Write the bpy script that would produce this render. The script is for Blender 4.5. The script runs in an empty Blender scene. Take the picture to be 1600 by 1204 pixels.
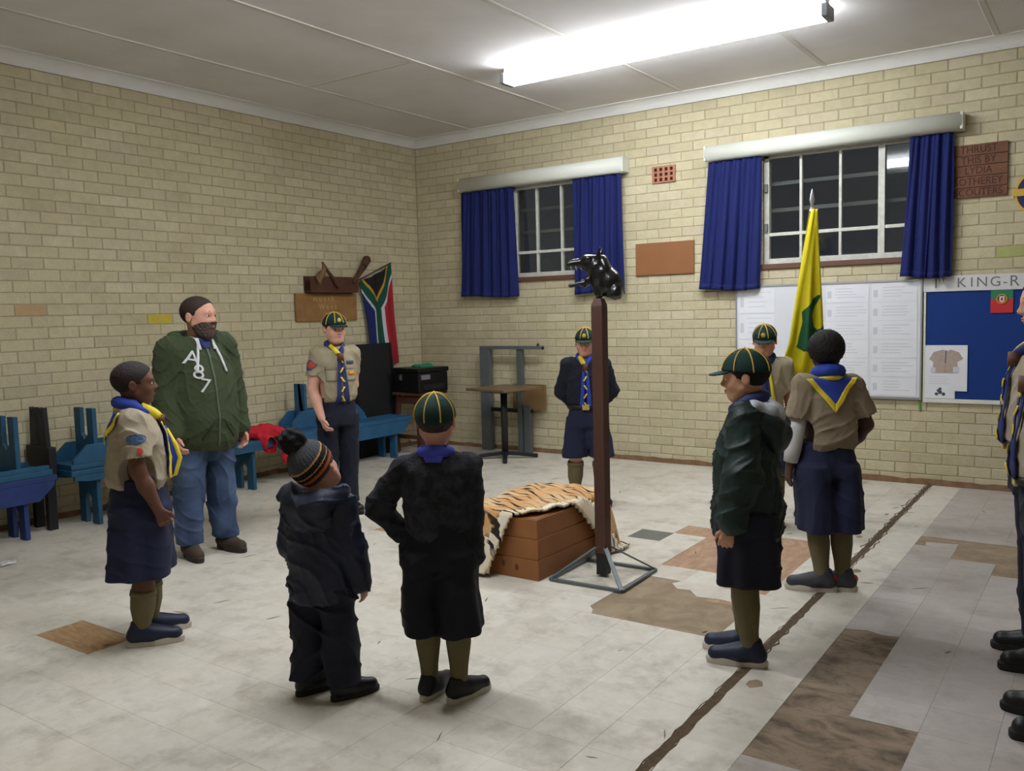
import bpy, bmesh, math, random
import numpy as np
from mathutils import Vector, Matrix
from mathutils.bvhtree import BVHTree

random.seed(7); rng = np.random.default_rng(7)
scene = bpy.context.scene
COL = scene.collection
PI = math.pi

# ------------------------------------------------------------------ camera
F_PX = 1357.6; YAW = 0.6096; PITCH = 0.0836; ROLL = -0.0256
CAM = np.array([6.525, -7.559, 1.466])
_fw = np.array([-math.sin(YAW)*math.cos(PITCH), math.cos(YAW)*math.cos(PITCH), -math.sin(PITCH)])
_rt = np.array([math.cos(YAW), math.sin(YAW), 0.0]); _up = np.cross(_rt, _fw)
_r = math.cos(ROLL)*_rt + math.sin(ROLL)*_up
_u = -math.sin(ROLL)*_rt + math.cos(ROLL)*_up
cam_data = bpy.data.cameras.new('camera')
cam_data.sensor_fit = 'HORIZONTAL'; cam_data.sensor_width = 36.0
cam_data.lens = F_PX*36.0/1600.0; cam_data.clip_start = 0.05
cam = bpy.data.objects.new('camera', cam_data); COL.objects.link(cam)
cam.matrix_world = Matrix(((_r[0], _u[0], -_fw[0], CAM[0]), (_r[1], _u[1], -_fw[1], CAM[1]),
                           (_r[2], _u[2], -_fw[2], CAM[2]), (0, 0, 0, 1)))
scene.camera = cam

# ------------------------------------------------------------------ world: night outside
world = bpy.data.worlds.new('night'); scene.world = world
world.use_nodes = True
bg = world.node_tree.nodes['Background']
bg.inputs[0].default_value = (0.30, 0.34, 0.45, 1); bg.inputs[1].default_value = 0.02

vs = scene.view_settings
vs.view_transform = 'Standard'; vs.look = 'None'; vs.gamma = 1.0
vs.use_curve_mapping = False
vs.exposure = 1.75
LAMP_STRENGTH = 14.0          # both fluorescent fittings

# ------------------------------------------------------------------ materials
def lin(c):
    c = c/255.0
    return c/12.92 if c <= 0.04045 else ((c+0.055)/1.055)**2.4
def rgb(r, g, b): return (lin(r), lin(g), lin(b), 1.0)
MATS = {}
def mat(name, col, rough=0.8, var=0.0, scale=20.0, bump=0.0, bscale=None, metal=0.0, col2=None, coords='Object', spec=0.4, detail=4.0):
    """principled material; var mixes towards col2 (or a darker tone) by noise, bump is fine relief"""
    if name in MATS: return MATS[name]
    m = bpy.data.materials.new(name); m.use_nodes = True
    nt = m.node_tree; b = nt.nodes['Principled BSDF']
    b.inputs['Base Color'].default_value = col; b.inputs['Roughness'].default_value = rough
    b.inputs['Metallic'].default_value = metal; b.inputs['Specular IOR Level'].default_value = spec
    if var > 0 or bump > 0:
        tc = nt.nodes.new('ShaderNodeTexCoord')
    if var > 0:
        n = nt.nodes.new('ShaderNodeTexNoise'); n.inputs['Scale'].default_value = scale; n.inputs['Detail'].default_value = detail
        nt.links.new(tc.outputs[coords], n.inputs['Vector'])
        r = nt.nodes.new('ShaderNodeValToRGB'); r.color_ramp.elements[0].position = 0.35; r.color_ramp.elements[1].position = 0.68
        c2 = col2 if col2 else (col[0]*0.6, col[1]*0.6, col[2]*0.6, 1)
        r.color_ramp.elements[0].color = col
        r.color_ramp.elements[1].color = tuple(col[i]*(1-var)+c2[i]*var for i in range(3))+(1,)
        nt.links.new(n.outputs['Fac'], r.inputs['Fac']); nt.links.new(r.outputs['Color'], b.inputs['Base Color'])
    if bump > 0:
        n2 = nt.nodes.new('ShaderNodeTexNoise'); n2.inputs['Scale'].default_value = bscale or scale*3; n2.inputs['Detail'].default_value = 3
        nt.links.new(tc.outputs[coords], n2.inputs['Vector'])
        bp = nt.nodes.new('ShaderNodeBump'); bp.inputs['Strength'].default_value = bump; bp.inputs['Distance'].default_value = 0.01
        nt.links.new(n2.outputs['Fac'], bp.inputs['Height']); nt.links.new(bp.outputs['Normal'], b.inputs['Normal'])
    MATS[name] = m
    return m

def piece_mat(name, cols, rough=0.85, nscale=9.0, dirt=None, dirt_amt=0.35, bump=0.25, bscale=60, spec=0.3, dscale=2.2, dlo=0.5, dhi=0.75):
    """material for loose pieces (bricks, tiles): tone differs from piece to piece, dirt noise in world space"""
    m = bpy.data.materials.new(name); m.use_nodes = True; nt = m.node_tree; N = nt.nodes; Lk = nt.links
    b = N['Principled BSDF']; b.inputs['Roughness'].default_value = rough; b.inputs['Specular IOR Level'].default_value = spec
    geo = N.new('ShaderNodeNewGeometry'); oi = N.new('ShaderNodeObjectInfo')
    add = N.new('ShaderNodeMath'); add.operation = 'ADD'; Lk.new(geo.outputs['Random Per Island'], add.inputs[0]); Lk.new(oi.outputs['Random'], add.inputs[1])
    fr = N.new('ShaderNodeMath'); fr.operation = 'FRACT'; Lk.new(add.outputs[0], fr.inputs[0])
    ramp = N.new('ShaderNodeValToRGB'); el = ramp.color_ramp.elements
    el[0].position = 0; el[0].color = cols[0]; el[1].position = 1; el[1].color = cols[-1]
    for i, c in enumerate(cols[1:-1]):
        e = el.new((i+1)/(len(cols)-1)); e.color = c
    Lk.new(fr.outputs[0], ramp.inputs['Fac'])
    n = N.new('ShaderNodeTexNoise'); n.inputs['Scale'].default_value = nscale; n.inputs['Detail'].default_value = 6; n.inputs['Roughness'].default_value = 0.65
    Lk.new(geo.outputs['Position'], n.inputs['Vector'])
    mix = N.new('ShaderNodeMixRGB'); mix.blend_type = 'MULTIPLY'
    r2 = N.new('ShaderNodeValToRGB'); r2.color_ramp.elements[0].position = .3; r2.color_ramp.elements[1].position = .7
    r2.color_ramp.elements[0].color = (.80, .79, .76, 1); r2.color_ramp.elements[1].color = (1, 1, 1, 1)
    Lk.new(n.outputs['Fac'], r2.inputs['Fac']); mix.inputs[0].default_value = 0.8
    Lk.new(ramp.outputs['Color'], mix.inputs[1]); Lk.new(r2.outputs['Color'], mix.inputs[2])
    out = mix
    if dirt:
        n3 = N.new('ShaderNodeTexNoise'); n3.inputs['Scale'].default_value = dscale; n3.inputs['Detail'].default_value = 9; n3.inputs['Roughness'].default_value = .7
        Lk.new(geo.outputs['Position'], n3.inputs['Vector'])
        r3 = N.new('ShaderNodeValToRGB'); r3.color_ramp.elements[0].position = dlo; r3.color_ramp.elements[1].position = dhi
        r3.color_ramp.elements[0].color = (0, 0, 0, 1); r3.color_ramp.elements[1].color = (dirt_amt,)*3+(1,)
        Lk.new(n3.outputs['Fac'], r3.inputs['Fac'])
        mx = N.new('ShaderNodeMixRGB'); Lk.new(r3.outputs['Color'], mx.inputs[0]); Lk.new(mix.outputs[0], mx.inputs[1]); mx.inputs[2].default_value = dirt
        out = mx
    Lk.new(out.outputs[0], b.inputs['Base Color'])
    nb = N.new('ShaderNodeTexNoise'); nb.inputs['Scale'].default_value = bscale; nb.inputs['Detail'].default_value = 4
    Lk.new(geo.outputs['Position'], nb.inputs['Vector'])
    bp = N.new('ShaderNodeBump'); bp.inputs['Strength'].default_value = bump; bp.inputs['Distance'].default_value = .01
    Lk.new(nb.outputs['Fac'], bp.inputs['Height']); Lk.new(bp.outputs['Normal'], b.inputs['Normal'])
    MATS[name] = m
    return m

# ------------------------------------------------------------------ object helpers
def link(o, parent=None):
    COL.objects.link(o)
    if parent is not None: o.parent = parent
    return o
def empty(name, loc=(0, 0, 0), rotz=0.0):
    o = bpy.data.objects.new(name, None); o.empty_display_size = 0.05
    o.location = loc; o.rotation_euler = (0, 0, rotz); return link(o)
def tag(o, label=None, cat=None, group=None, kind=None):
    if label: o['label'] = label
    if cat: o['category'] = cat
    if group: o['group'] = group
    if kind: o['kind'] = kind
    return o
def mesh_np(name, V, Fq, mats, smooth=True, midx=None):
    """mesh from numpy verts and (n,k) faces"""
    me = bpy.data.meshes.new(name)
    V = np.asarray(V, np.float32); Fq = np.asarray(Fq, np.int32)
    n, k = Fq.shape
    me.vertices.add(len(V)); me.vertices.foreach_set('co', V.ravel())
    me.loops.add(n*k); me.loops.foreach_set('vertex_index', Fq.ravel())
    me.polygons.add(n); me.polygons.foreach_set('loop_start', np.arange(0, n*k, k, dtype=np.int32))
    if midx is not None: me.polygons.foreach_set('material_index', np.asarray(midx, np.int32))
    me.polygons.foreach_set('use_smooth', np.full(n, smooth))
    for m in (mats if isinstance(mats, (list, tuple)) else [mats]): me.materials.append(m)
    me.update(calc_edges=True); me.validate()
    return me
def obj_np(name, V, Fq, mats, parent=None, smooth=True, midx=None):
    return link(bpy.data.objects.new(name, mesh_np(name, V, Fq, mats, smooth, midx)), parent)

class MB:
    """collects simple solids into one mesh"""
    def __init__(s): s.v = []; s.f = []; s.m = []; s.cur = 0
    def _add(s, vs, fs):
        b = len(s.v); s.v += [tuple(map(float, v)) for v in vs]; s.f += [tuple(i+b for i in f) for f in fs]; s.m += [s.cur]*len(fs)
    def box(s, lo, hi, T=None):
        x0, y0, z0 = lo; x1, y1, z1 = hi
        vs = [(x0, y0, z0), (x1, y0, z0), (x1, y1, z0), (x0, y1, z0), (x0, y0, z1), (x1, y0, z1), (x1, y1, z1), (x0, y1, z1)]
        if T is not None: vs = [tuple(T @ Vector(v)) for v in vs]
        s._add(vs, [(3, 2, 1, 0), (4, 5, 6, 7), (0, 1, 5, 4), (1, 2, 6, 5), (2, 3, 7, 6), (3, 0, 4, 7)]); return s
    def prism(s, poly, axis, a, b):
        """extrude a 2D polygon (ccw) along axis from a to b"""
        n = len(poly)
        def p3(p, t):
            if axis == 'x': return (t, p[0], p[1])
            if axis == 'y': return (p[0], t, p[1])
            return (p[0], p[1], t)
        vs = [p3(p, a) for p in poly]+[p3(p, b) for p in poly]
        fs = [tuple(range(n-1, -1, -1)), tuple(range(n, 2*n))]+[(i, (i+1) % n, n+(i+1) % n, n+i) for i in range(n)]
        if axis == 'y': fs = [tuple(reversed(f)) for f in fs]
        s._add(vs, fs); return s
    def bar(s, a, b, w, d=None, up=(0, 0, 1)):
        """rectangular bar from a to b, w wide, d deep"""
        d = d or w; a = Vector(a); b = Vector(b); t = (b-a).normalized(); u = Vector(up)
        if abs(t.dot(u)) > .95: u = Vector((0, 1, 0))
        e1 = t.cross(u).normalized(); e2 = e1.cross(t).normalized()
        vs = [p+e1*(i*w/2)+e2*(j*d/2) for p in (a, b) for i, j in ((-1, -1), (1, -1), (1, 1), (-1, 1))]
        s._add(vs, [(0, 1, 2, 3), (7, 6, 5, 4), (1, 0, 4, 5), (2, 1, 5, 6), (3, 2, 6, 7), (0, 3, 7, 4)]); return s
    def tube(s, pts, rad, n=8, closed=False, flat=1.0, ref=None):
        """swept tube; rad scalar or list; flat squashes the second axis"""
        P = [Vector(p) for p in pts]; m = len(P)
        R = rad if isinstance(rad, (list, tuple, np.ndarray)) else [rad]*m
        vs = []; ref = Vector(ref) if ref is not None else None
        prev = None
        for i in range(m):
            t = (P[(i+1) % m]-P[i-1]) if closed else (P[min(i+1, m-1)]-P[max(i-1, 0)])
            t.normalize()
            if ref is not None: e1 = t.cross(ref)
            elif prev is None: e1 = t.cross(Vector((0, 0, 1)) if abs(t.z) < .9 else Vector((0, 1, 0)))
            else: e1 = prev-t*prev.dot(t)
            if e1.length < 1e-6: e1 = t.orthogonal()
            e1.normalize(); e2 = t.cross(e1).normalized(); prev = e1
            for j in range(n):
                a = 2*PI*j/n; vs.append(P[i]+e1*(math.cos(a)*R[i])+e2*(math.sin(a)*R[i]*flat))
        fs = []
        for i in range(m if closed else m-1):
            for j in range(n):
                a = i*n+j; b = i*n+(j+1) % n; c = ((i+1) % m)*n+(j+1) % n; d = ((i+1) % m)*n+j
                fs.append((a, b, c, d))
        if not closed: fs += [tuple(range(n-1, -1, -1)), tuple(range((m-1)*n, m*n))]
        s._add(vs, fs); return s
    def ball(s, c, r, n=12, m=8, T=None):
        c = Vector(c); r = (r, r, r) if not isinstance(r, (tuple, list)) else r
        vs = []
        for i in range(m+1):
            th = PI*i/m
            for j in range(n):
                ph = 2*PI*j/n; v = Vector((r[0]*math.sin(th)*math.cos(ph), r[1]*math.sin(th)*math.sin(ph), r[2]*math.cos(th)))
                if T is not None: v = T @ v
                vs.append(c+v)
        fs = [(i*n+j, (i+1)*n+j, (i+1)*n+(j+1) % n, i*n+(j+1) % n) for i in range(m) for j in range(n)]
        s._add(vs, fs); return s
    def lathe(s, prof, c=(0, 0, 0), n=20):
        vs = [(c[0]+r*math.cos(2*PI*j/n), c[1]+r*math.sin(2*PI*j/n), c[2]+z) for r, z in prof for j in range(n)]
        fs = [(i*n+j, i*n+(j+1) % n, (i+1)*n+(j+1) % n, (i+1)*n+j) for i in range(len(prof)-1) for j in range(n)]
        s._add(vs, fs); return s
    def build(s, name, mats, parent=None, smooth=False, bevel=0.0):
        me = bpy.data.meshes.new(name); me.from_pydata(s.v, [], s.f)
        for m in (mats if isinstance(mats, (list, tuple)) else [mats]): me.materials.append(m)
        me.polygons.foreach_set('material_index', s.m)
        me.polygons.foreach_set('use_smooth', [smooth]*len(s.f))
        bm = bmesh.new(); bm.from_mesh(me)
        bmesh.ops.remove_doubles(bm, verts=bm.verts, dist=1e-6)
        bmesh.ops.recalc_face_normals(bm, faces=bm.faces)
        if bevel > 0:
            bmesh.ops.bevel(bm, geom=[e for e in bm.edges if e.is_manifold and e.calc_face_angle(0) > .5], offset=bevel, segments=2, affect='EDGES', profile=.6)
        bm.to_mesh(me); bm.free(); me.update()
        return link(bpy.data.objects.new(name, me), parent)

def grid_np(fn, nu, nv, closed_u=False):
    """fn(u,v)->xyz arrays on a grid; returns verts, quads"""
    u = np.linspace(0, 1, nu); v = np.linspace(0, 1, nv)
    U, Vv = np.meshgrid(u, v, indexing='ij')
    P = np.stack(fn(U, Vv), -1).reshape(-1, 3)
    i, j = np.meshgrid(np.arange(nu-1), np.arange(nv-1), indexing='ij')
    a = (i*nv+j).ravel(); Fq = np.stack([a, a+nv, a+nv+1, a+1], -1)
    return P, Fq, U, Vv
def solidify(o, t, offset=0.0):
    md = o.modifiers.new('thickness', 'SOLIDIFY'); md.thickness = t; md.offset = offset; return o
def text_mesh(body, size=1.0, extrude=0.0, font_shear=0.0, align='CENTER'):
    c = bpy.data.curves.new('txt', 'FONT'); c.body = body; c.size = size; c.extrude = extrude; c.align_x = align; c.align_y = 'CENTER'; c.shear = font_shear
    c.resolution_u = 3
    o = bpy.data.objects.new('txt', c); COL.objects.link(o)
    bpy.context.view_layer.update()
    dg = bpy.context.evaluated_depsgraph_get()
    me = bpy.data.meshes.new_from_object(o.evaluated_get(dg))
    bpy.data.objects.remove(o); bpy.data.curves.remove(c)
    return me
def text_obj(name, body, size, material, parent, M4, extrude=0.0008, align='CENTER'):
    me = text_mesh(body, size, extrude, align=align); me.transform(M4); me.materials.clear(); me.materials.append(material)
    return link(bpy.data.objects.new(name, me), parent)

# ------------------------------------------------------------------ signed-distance modelling (bodies and clothes)
class Field:
    def __init__(s, lo, hi, v):
        s.v = v; s.lo = np.array(lo, float)-2*v
        s.n = np.ceil((np.array(hi, float)-s.lo)/v).astype(int)+3
        s.D = np.full(s.n, 0.4, np.float32)
        s.ax = [(s.lo[i]+v*np.arange(s.n[i])).astype(np.float32) for i in range(3)]
    def _blk(s, lo, hi, pad):
        sl = []
        for i in range(3):
            a = max(0, int((lo[i]-pad-s.lo[i])/s.v)); b = min(s.n[i], int((hi[i]+pad-s.lo[i])/s.v)+2)
            if b <= a: return None
            sl.append(slice(a, b))
        sl = tuple(sl)
        return sl, s.ax[0][sl[0]][:, None, None], s.ax[1][sl[1]][None, :, None], s.ax[2][sl[2]][None, None, :]
    def op(s, fn, lo, hi, k=0.0, mode='u'):
        B = s._blk(lo, hi, k+3*s.v)
        if B is None: return s
        sl, X, Y, Z = B
        d = fn(X, Y, Z); a = s.D[sl]
        if mode == 'u':
            if k > 0:
                h = np.maximum(k-np.abs(a-d), 0)/k; s.D[sl] = np.minimum(a, d)-h*h*k*.25
            else: s.D[sl] = np.minimum(a, d)
        else:
            d = -d
            if k > 0:
                h = np.maximum(k-np.abs(a-d), 0)/k; s.D[sl] = np.maximum(a, d)+h*h*k*.25
            else: s.D[sl] = np.maximum(a, d)
        return s
    def cone(s, a, b, ra, rb, k=0.0, mode='u', sc=(1, 1, 1)):
        a = np.array(a, float); b = np.array(b, float); r = max(ra, rb); sc = np.array(sc, float)
        lo = np.minimum(a, b)-r*sc; hi = np.maximum(a, b)+r*sc
        a2 = a/sc; ba = b/sc-a2; bb = max(float(ba@ba), 1e-9); m = float(min(sc))
        def fn(X, Y, Z):
            x = X/sc[0]-a2[0]; y = Y/sc[1]-a2[1]; z = Z/sc[2]-a2[2]
            t = np.clip((x*ba[0]+y*ba[1]+z*ba[2])/bb, 0, 1)
            return ((np.sqrt((x-t*ba[0])**2+(y-t*ba[1])**2+(z-t*ba[2])**2)-(ra+t*(rb-ra)))*m).astype(np.float32)
        return s.op(fn, lo, hi, k, mode)
    def limb(s, pts, rad, k=0.01, mode='u', sc=(1, 1, 1)):
        for i in range(len(pts)-1): s.cone(pts[i], pts[i+1], rad[i], rad[i+1], k, mode, sc)
        return s
    def ell(s, c, r, A=None, k=0.0, mode='u'):
        c = np.array(c, float); r = np.array(r, float); R = float(max(r))
        ext = r if A is None else np.array([R]*3)
        def fn(X, Y, Z):
            x = X-c[0]; y = Y-c[1]; z = Z-c[2]
            if A is not None:
                x, y, z = (x*A[0, j]+y*A[1, j]+z*A[2, j] for j in range(3))
            k0 = np.sqrt((x/r[0])**2+(y/r[1])**2+(z/r[2])**2)+1e-6
            k1 = np.sqrt((x/r[0]**2)**2+(y/r[1]**2)**2+(z/r[2]**2)**2)+1e-6
            return (k0*(k0-1)/k1).astype(np.float32)
        return s.op(fn, c-ext, c+ext, k, mode)
    def stack(s, secs, k=0.0, mode='u', p=2.2, edge=0.012):
        """vertical lofted superellipses: (z, halfwidth, halfdepth, yc, xc)"""
        S = np.array([tuple(q)+(0,)*(5-len(q)) for q in secs], float); S = S[np.argsort(S[:, 0])]
        z0, z1 = S[0, 0], S[-1, 0]
        lo = (min(S[:, 4]-S[:, 1]), min(S[:, 3]-S[:, 2]), z0); hi = (max(S[:, 4]+S[:, 1]), max(S[:, 3]+S[:, 2]), z1)
        def fn(X, Y, Z):
            zz = Z.ravel()
            f = [np.interp(zz, S[:, 0], S[:, i])[None, None, :] for i in (1, 2, 3, 4)]
            a, b, yc, xc = f
            q = (np.abs((X-xc)/a)**p+np.abs((Y-yc)/b)**p)**(1/p)
            d = (q-1)*np.minimum(a, b)
            e = np.maximum(z0-Z, Z-z1)
            h = np.maximum(edge-np.abs(d-e), 0)/edge
            return (np.maximum(d, e)+h*h*edge*.25).astype(np.float32)
        return s.op(fn, lo, hi, k, mode)
    def cut(s, n, c):
        """keep n.p <= c"""
        X, Y, Z = s.ax[0][:, None, None], s.ax[1][None, :, None], s.ax[2][None, None, :]
        s.D = np.maximum(s.D, (X*n[0]+Y*n[1]+Z*n[2]-c).astype(np.float32)); return s
    def folds(s, amp, f, seed=0.0, zr=None, dirn=(1, .6, .8)):
        X, Y, Z = s.ax[0][:, None, None], s.ax[1][None, :, None], s.ax[2][None, None, :]
        w = np.sin(f*(dirn[0]*X+.25*Z)+seed+1.6*np.sin(f*.45*Z+seed*1.3))*np.sin(f*dirn[1]*Y+f*dirn[2]*Z+seed*2.1+1.2*np.sin(f*.5*X))
        a = amp if zr is None else amp*np.clip((Z-zr[0])/(zr[1]-zr[0]), 0, 1)
        s.D = (s.D+a*w).astype(np.float32); return s
    def creases(s, amp, f, seed=0.0, zr=None):
        """ridged cloth wrinkles in two crossing directions"""
        X, Y, Z = s.ax[0][:, None, None], s.ax[1][None, :, None], s.ax[2][None, None, :]
        wp = 1.1*np.sin(f*.31*Z+seed)+.8*np.sin(f*.37*X+1.7*seed)
        a = 1-np.abs(np.sin(f*(.45*X+.5*Z+.3*Y)+wp+seed)); b = 1-np.abs(np.sin(f*(.55*X-.42*Z-.35*Y)+1.3*wp+2.3*seed))
        m = .5+.5*np.sin(f*.23*Z+f*.19*X-f*.21*Y+3.1*seed)
        k = amp if zr is None else amp*np.clip((Z-zr[0])/(zr[1]-zr[0]), 0, 1)
        s.D = (s.D-k*(a**3*m+b**3*(1-m)-.25)).astype(np.float32); return s
    def pleats(s, amp, n, z0, z1, seed=0.0):
        X, Y, Z = s.ax[0][:, None, None], s.ax[1][None, :, None], s.ax[2][None, None, :]
        th = np.arctan2(Y, X); t = np.clip((z0-Z)/(z0-z1), 0, 1)
        s.D = (s.D+amp*t*np.sin(n*th+seed+1.4*np.sin(2*th+seed))).astype(np.float32); return s
    def mesh(s):
        D = s.D; v = s.v; sg = D < 0
        n = np.array(D.shape)
        c = np.zeros(n-1, np.int8)
        for i in (0, 1):
            for j in (0, 1):
                for k in (0, 1):
                    c += sg[i:n[0]-1+i, j:n[1]-1+j, k:n[2]-1+k]
        act = (c > 0) & (c < 8); I = np.argwhere(act)
        if len(I) == 0: return np.zeros((0, 3)), np.zeros((0, 4), int)
        idm = np.full(act.shape, -1, np.int32); idm[act] = np.arange(len(I))
        offs = [(i, j, k) for i in (0, 1) for j in (0, 1) for k in (0, 1)]
        val = np.stack([D[I[:, 0]+o[0], I[:, 1]+o[1], I[:, 2]+o[2]] for o in offs], -1)
        acc = np.zeros((len(I), 3)); cnt = np.zeros(len(I))
        for e0 in range(8):
            for ax in range(3):
                o = offs[e0]
                if o[ax]: continue
                o2 = list(o); o2[ax] = 1; e1 = offs.index(tuple(o2))
                a = val[:, e0]; b = val[:, e1]; m = (a < 0) != (b < 0)
                t = np.where(m, a/np.where(m, a-b, 1), 0)
                pt = np.tile(np.array(o, float), (len(I), 1)); pt[:, ax] = t
                acc += pt*m[:, None]; cnt += m
        V = s.lo+v*(I+acc/cnt[:, None])
        Q = []
        for ax in range(3):
            b, c2 = (ax+1) % 3, (ax+2) % 3
            s0 = [slice(None)]*3; s1 = [slice(None)]*3; s0[ax] = slice(0, -1); s1[ax] = slice(1, None)
            A = sg[tuple(s0)]; Bm = sg[tuple(s1)]
            E = np.argwhere(A != Bm)
            E = E[(E[:, b] > 0) & (E[:, c2] > 0) & (E[:, b] < n[b]-1) & (E[:, c2] < n[c2]-1)]
            ins = A[E[:, 0], E[:, 1], E[:, 2]]
            qs = []
            for db, dc in ((-1, -1), (0, -1), (0, 0), (-1, 0)):
                q = E.copy(); q[:, b] += db; q[:, c2] += dc; qs.append(idm[q[:, 0], q[:, 1], q[:, 2]])
            q = np.stack(qs, -1); q[~ins] = q[~ins][:, ::-1]; Q.append(q)
        Q = np.concatenate(Q)
        return V, Q
    def build(s, name, mats, parent=None, matfn=None):
        V, Q = s.mesh()
        mi = None
        if matfn is not None: mi = matfn(V[Q].mean(1))
        o = obj_np(name, V, Q, mats, parent, True, mi)
        s.V, s.Q = V, Q
        return o
    def bvh(s):
        return BVHTree.FromPolygons([tuple(v) for v in s.V], [tuple(int(i) for i in q) for q in s.Q])
# ================================================================== THE ROOM
L = 0.232; CH = 0.085; NCOURSE = 39; BTOP = NCOURSE*CH; CEIL = 3.41
XR, YF = 8.4, -9.6
M_brick = piece_mat('cream_face_brick', [rgb(196, 187, 156), rgb(203, 194, 163), rgb(189, 180, 150), rgb(200, 191, 160), rgb(194, 183, 157), rgb(207, 199, 170)],
                    dirt=rgb(158, 142, 108), dirt_amt=.35, bump=.35, nscale=14)
M_brick_y = piece_mat('yellow_brick', [rgb(196, 178, 70), rgb(200, 184, 80)])
M_brick_g = piece_mat('greenish_brick', [rgb(168, 172, 112), rgb(172, 178, 118)])
M_brick_p = piece_mat('pinkish_brick', [rgb(186, 152, 112), rgb(190, 160, 122)])
M_mortar = mat('mortar', rgb(170, 159, 130), .95, .4, 30, .4)
M_white = mat('white_gloss_paint', rgb(214, 214, 208), .45, .15, 3)
M_ceil = mat('ceiling_board', rgb(224, 221, 222), .9, .22, 1.6, .1, 8, col2=rgb(170, 162, 154), coords='Object', detail=8)
M_cornice = mat('cornice_paint', rgb(216, 214, 210), .7, .15, 4); M_batten = mat('batten_paint', rgb(208, 204, 198), .8, .2, 3)
M_plaster = mat('far_wall_paint', rgb(196, 187, 156), .9, .2, 3)
M_screed = mat('screed', rgb(128, 112, 92), .95, .5, 6, .5, 60)

win = {1: (1.29, 2.36, 1.83, 2.78), 2: (3.96, 5.42, 1.83, 2.78)}   # openings in the back wall

# back wall slab with two window openings (built from blocks)
mb = MB(); T0, T1 = 0.0035, 0.24
xs = [-0.24, win[1][0], win[1][1], win[2][0], win[2][1], XR+.2]
for i in range(5):
    if i in (1, 3):
        w = win[1 if i == 1 else 2]
        mb.box((xs[i], T0, 0), (xs[i+1], T1, w[2])); mb.box((xs[i], T0, w[3]), (xs[i+1], T1, CEIL))
    else: mb.box((xs[i], T0, 0), (xs[i+1], T1, CEIL))
wall_back = tag(mb.build('wall_back', M_mortar), 'cream face brick wall with two curtained windows', kind='structure')
wall_left = tag(MB().box((-.24, YF, 0), (-.0035, .006, CEIL)).build('wall_left', M_mortar), 'long cream face brick wall behind the blue benches', kind='structure')
wall_right = tag(MB().box((XR, YF, 0), (XR+.2, 0, CEIL)).build('wall_right', M_plaster), kind='structure')
wall_front = tag(MB().box((-.24, YF-.2, 0), (XR+.2, YF, CEIL)).build('wall_front', M_plaster), kind='structure')

def brick_mesh(w, hgt=CH-.0065, d=.030, b=.0035):
    """one brick, face towards -Y, back edge at +d"""
    x, z = w/2, hgt/2
    vs = [(-x, b, -z), (x, b, -z), (x, b, z), (-x, b, z), (-x+b, 0, -z+b), (x-b, 0, -z+b), (x-b, 0, z-b), (-x+b, 0, z-b), (-x, d, -z), (x, d, -z), (x, d, z), (-x, d, z)]
    fs = [(4, 5, 6, 7), (0, 1, 5, 4), (1, 2, 6, 5), (2, 3, 7, 6), (3, 0, 4, 7), (8, 9, 1, 0), (9, 10, 2, 1), (10, 11, 3, 2), (11, 8, 0, 3)]
    return vs, fs
_bm_cache = {}
def brick_data(w):
    k = round(w, 3)
    if k not in _bm_cache:
        vs, fs = brick_mesh(w); me = bpy.data.meshes.new('brick'); me.from_pydata(vs, [], fs); me.materials.append(M_brick); me.update(); _bm_cache[k] = me
    return _bm_cache[k]
def lay_bricks(wall, length, first, holes, place, nearness, special):
    """lay all courses; the 300 bricks that show largest become single parts, the rest one stuff part"""
    allb = []
    for c in range(NCOURSE):
        z = BTOP-(c+.5)*CH
        s = (first+(.5 if c % 2 else 0)) % 1.0
        edges = [0.0]+[(s+n)*L for n in range(int(length/L)+1) if (s+n)*L > .02]
        for a, b in zip(edges[:-1], edges[1:]):
            segs = [(a+.0035, b-.0035)]
            for (h0, h1, z0, z1) in holes:
                if z+CH*.5 > z0+.01 and z-CH*.5 < z1-.01:
                    ns = []
                    for (p, q) in segs:
                        if q <= h0 or p >= h1: ns.append((p, q))
                        else:
                            if p < h0-.02: ns.append((p, h0))
                            if q > h1+.02: ns.append((h1, q))
                    segs = ns
            for (p, q) in segs:
                if q-p > .02: allb.append(((p+q)/2, z, q-p))
    allb.sort(key=lambda b: nearness(b[0], b[1]))
    V = []; Fc = []
    for i, (s, z, w) in enumerate(allb):
        jit = random.uniform(-.0015, .0015)
        sp = special(s, z)
        if i < 300 or sp is not None:
            o = bpy.data.objects.new('brick', brick_data(w)); link(o, wall)
            place(o, s, z, jit)
            if sp is not None:
                o.data = o.data.copy(); o.data.materials[0] = sp
        else:
            vs, fs = brick_mesh(w); base = len(V)
            V += [place(None, s, z, jit, v) for v in vs]; Fc += [tuple(k+base for k in f) for f in fs]
    o = obj_np('brick_field', V, Fc, M_brick, wall, False); o['kind'] = 'stuff'
def place_back(o, s, z, j, v=None):
    if v is None: o.location = (s, j, z)
    else: return (s+v[0], v[1]+j, z+v[2])
def place_left(o, s, z, j, v=None):
    # wall plane x=0, s runs from the corner towards the camera (-y)
    if v is None: o.location = (j*-1, -s, z); o.rotation_euler = (0, 0, PI/2)
    else: return (-v[1]-j, -s+v[0], z+v[2])
def in_view(x, y, z):
    d = np.array([x, y, z])-CAM; zc = d@_fw; return abs(d@_r/zc*F_PX) < 830 and abs(d@_u/zc*F_PX) < 630, zc
def near_back(s, z): v, zc = in_view(s, 0, z); return zc-.25*s+(0 if v else 100)
def near_left(s, z): v, zc = in_view(0, -s, z); return zc-.25*s+(0 if v else 100)
def special_back(s, z):
    if abs(s-5.80) < .11 and abs(z-1.825) < .05: return M_brick_g
    return None
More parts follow.
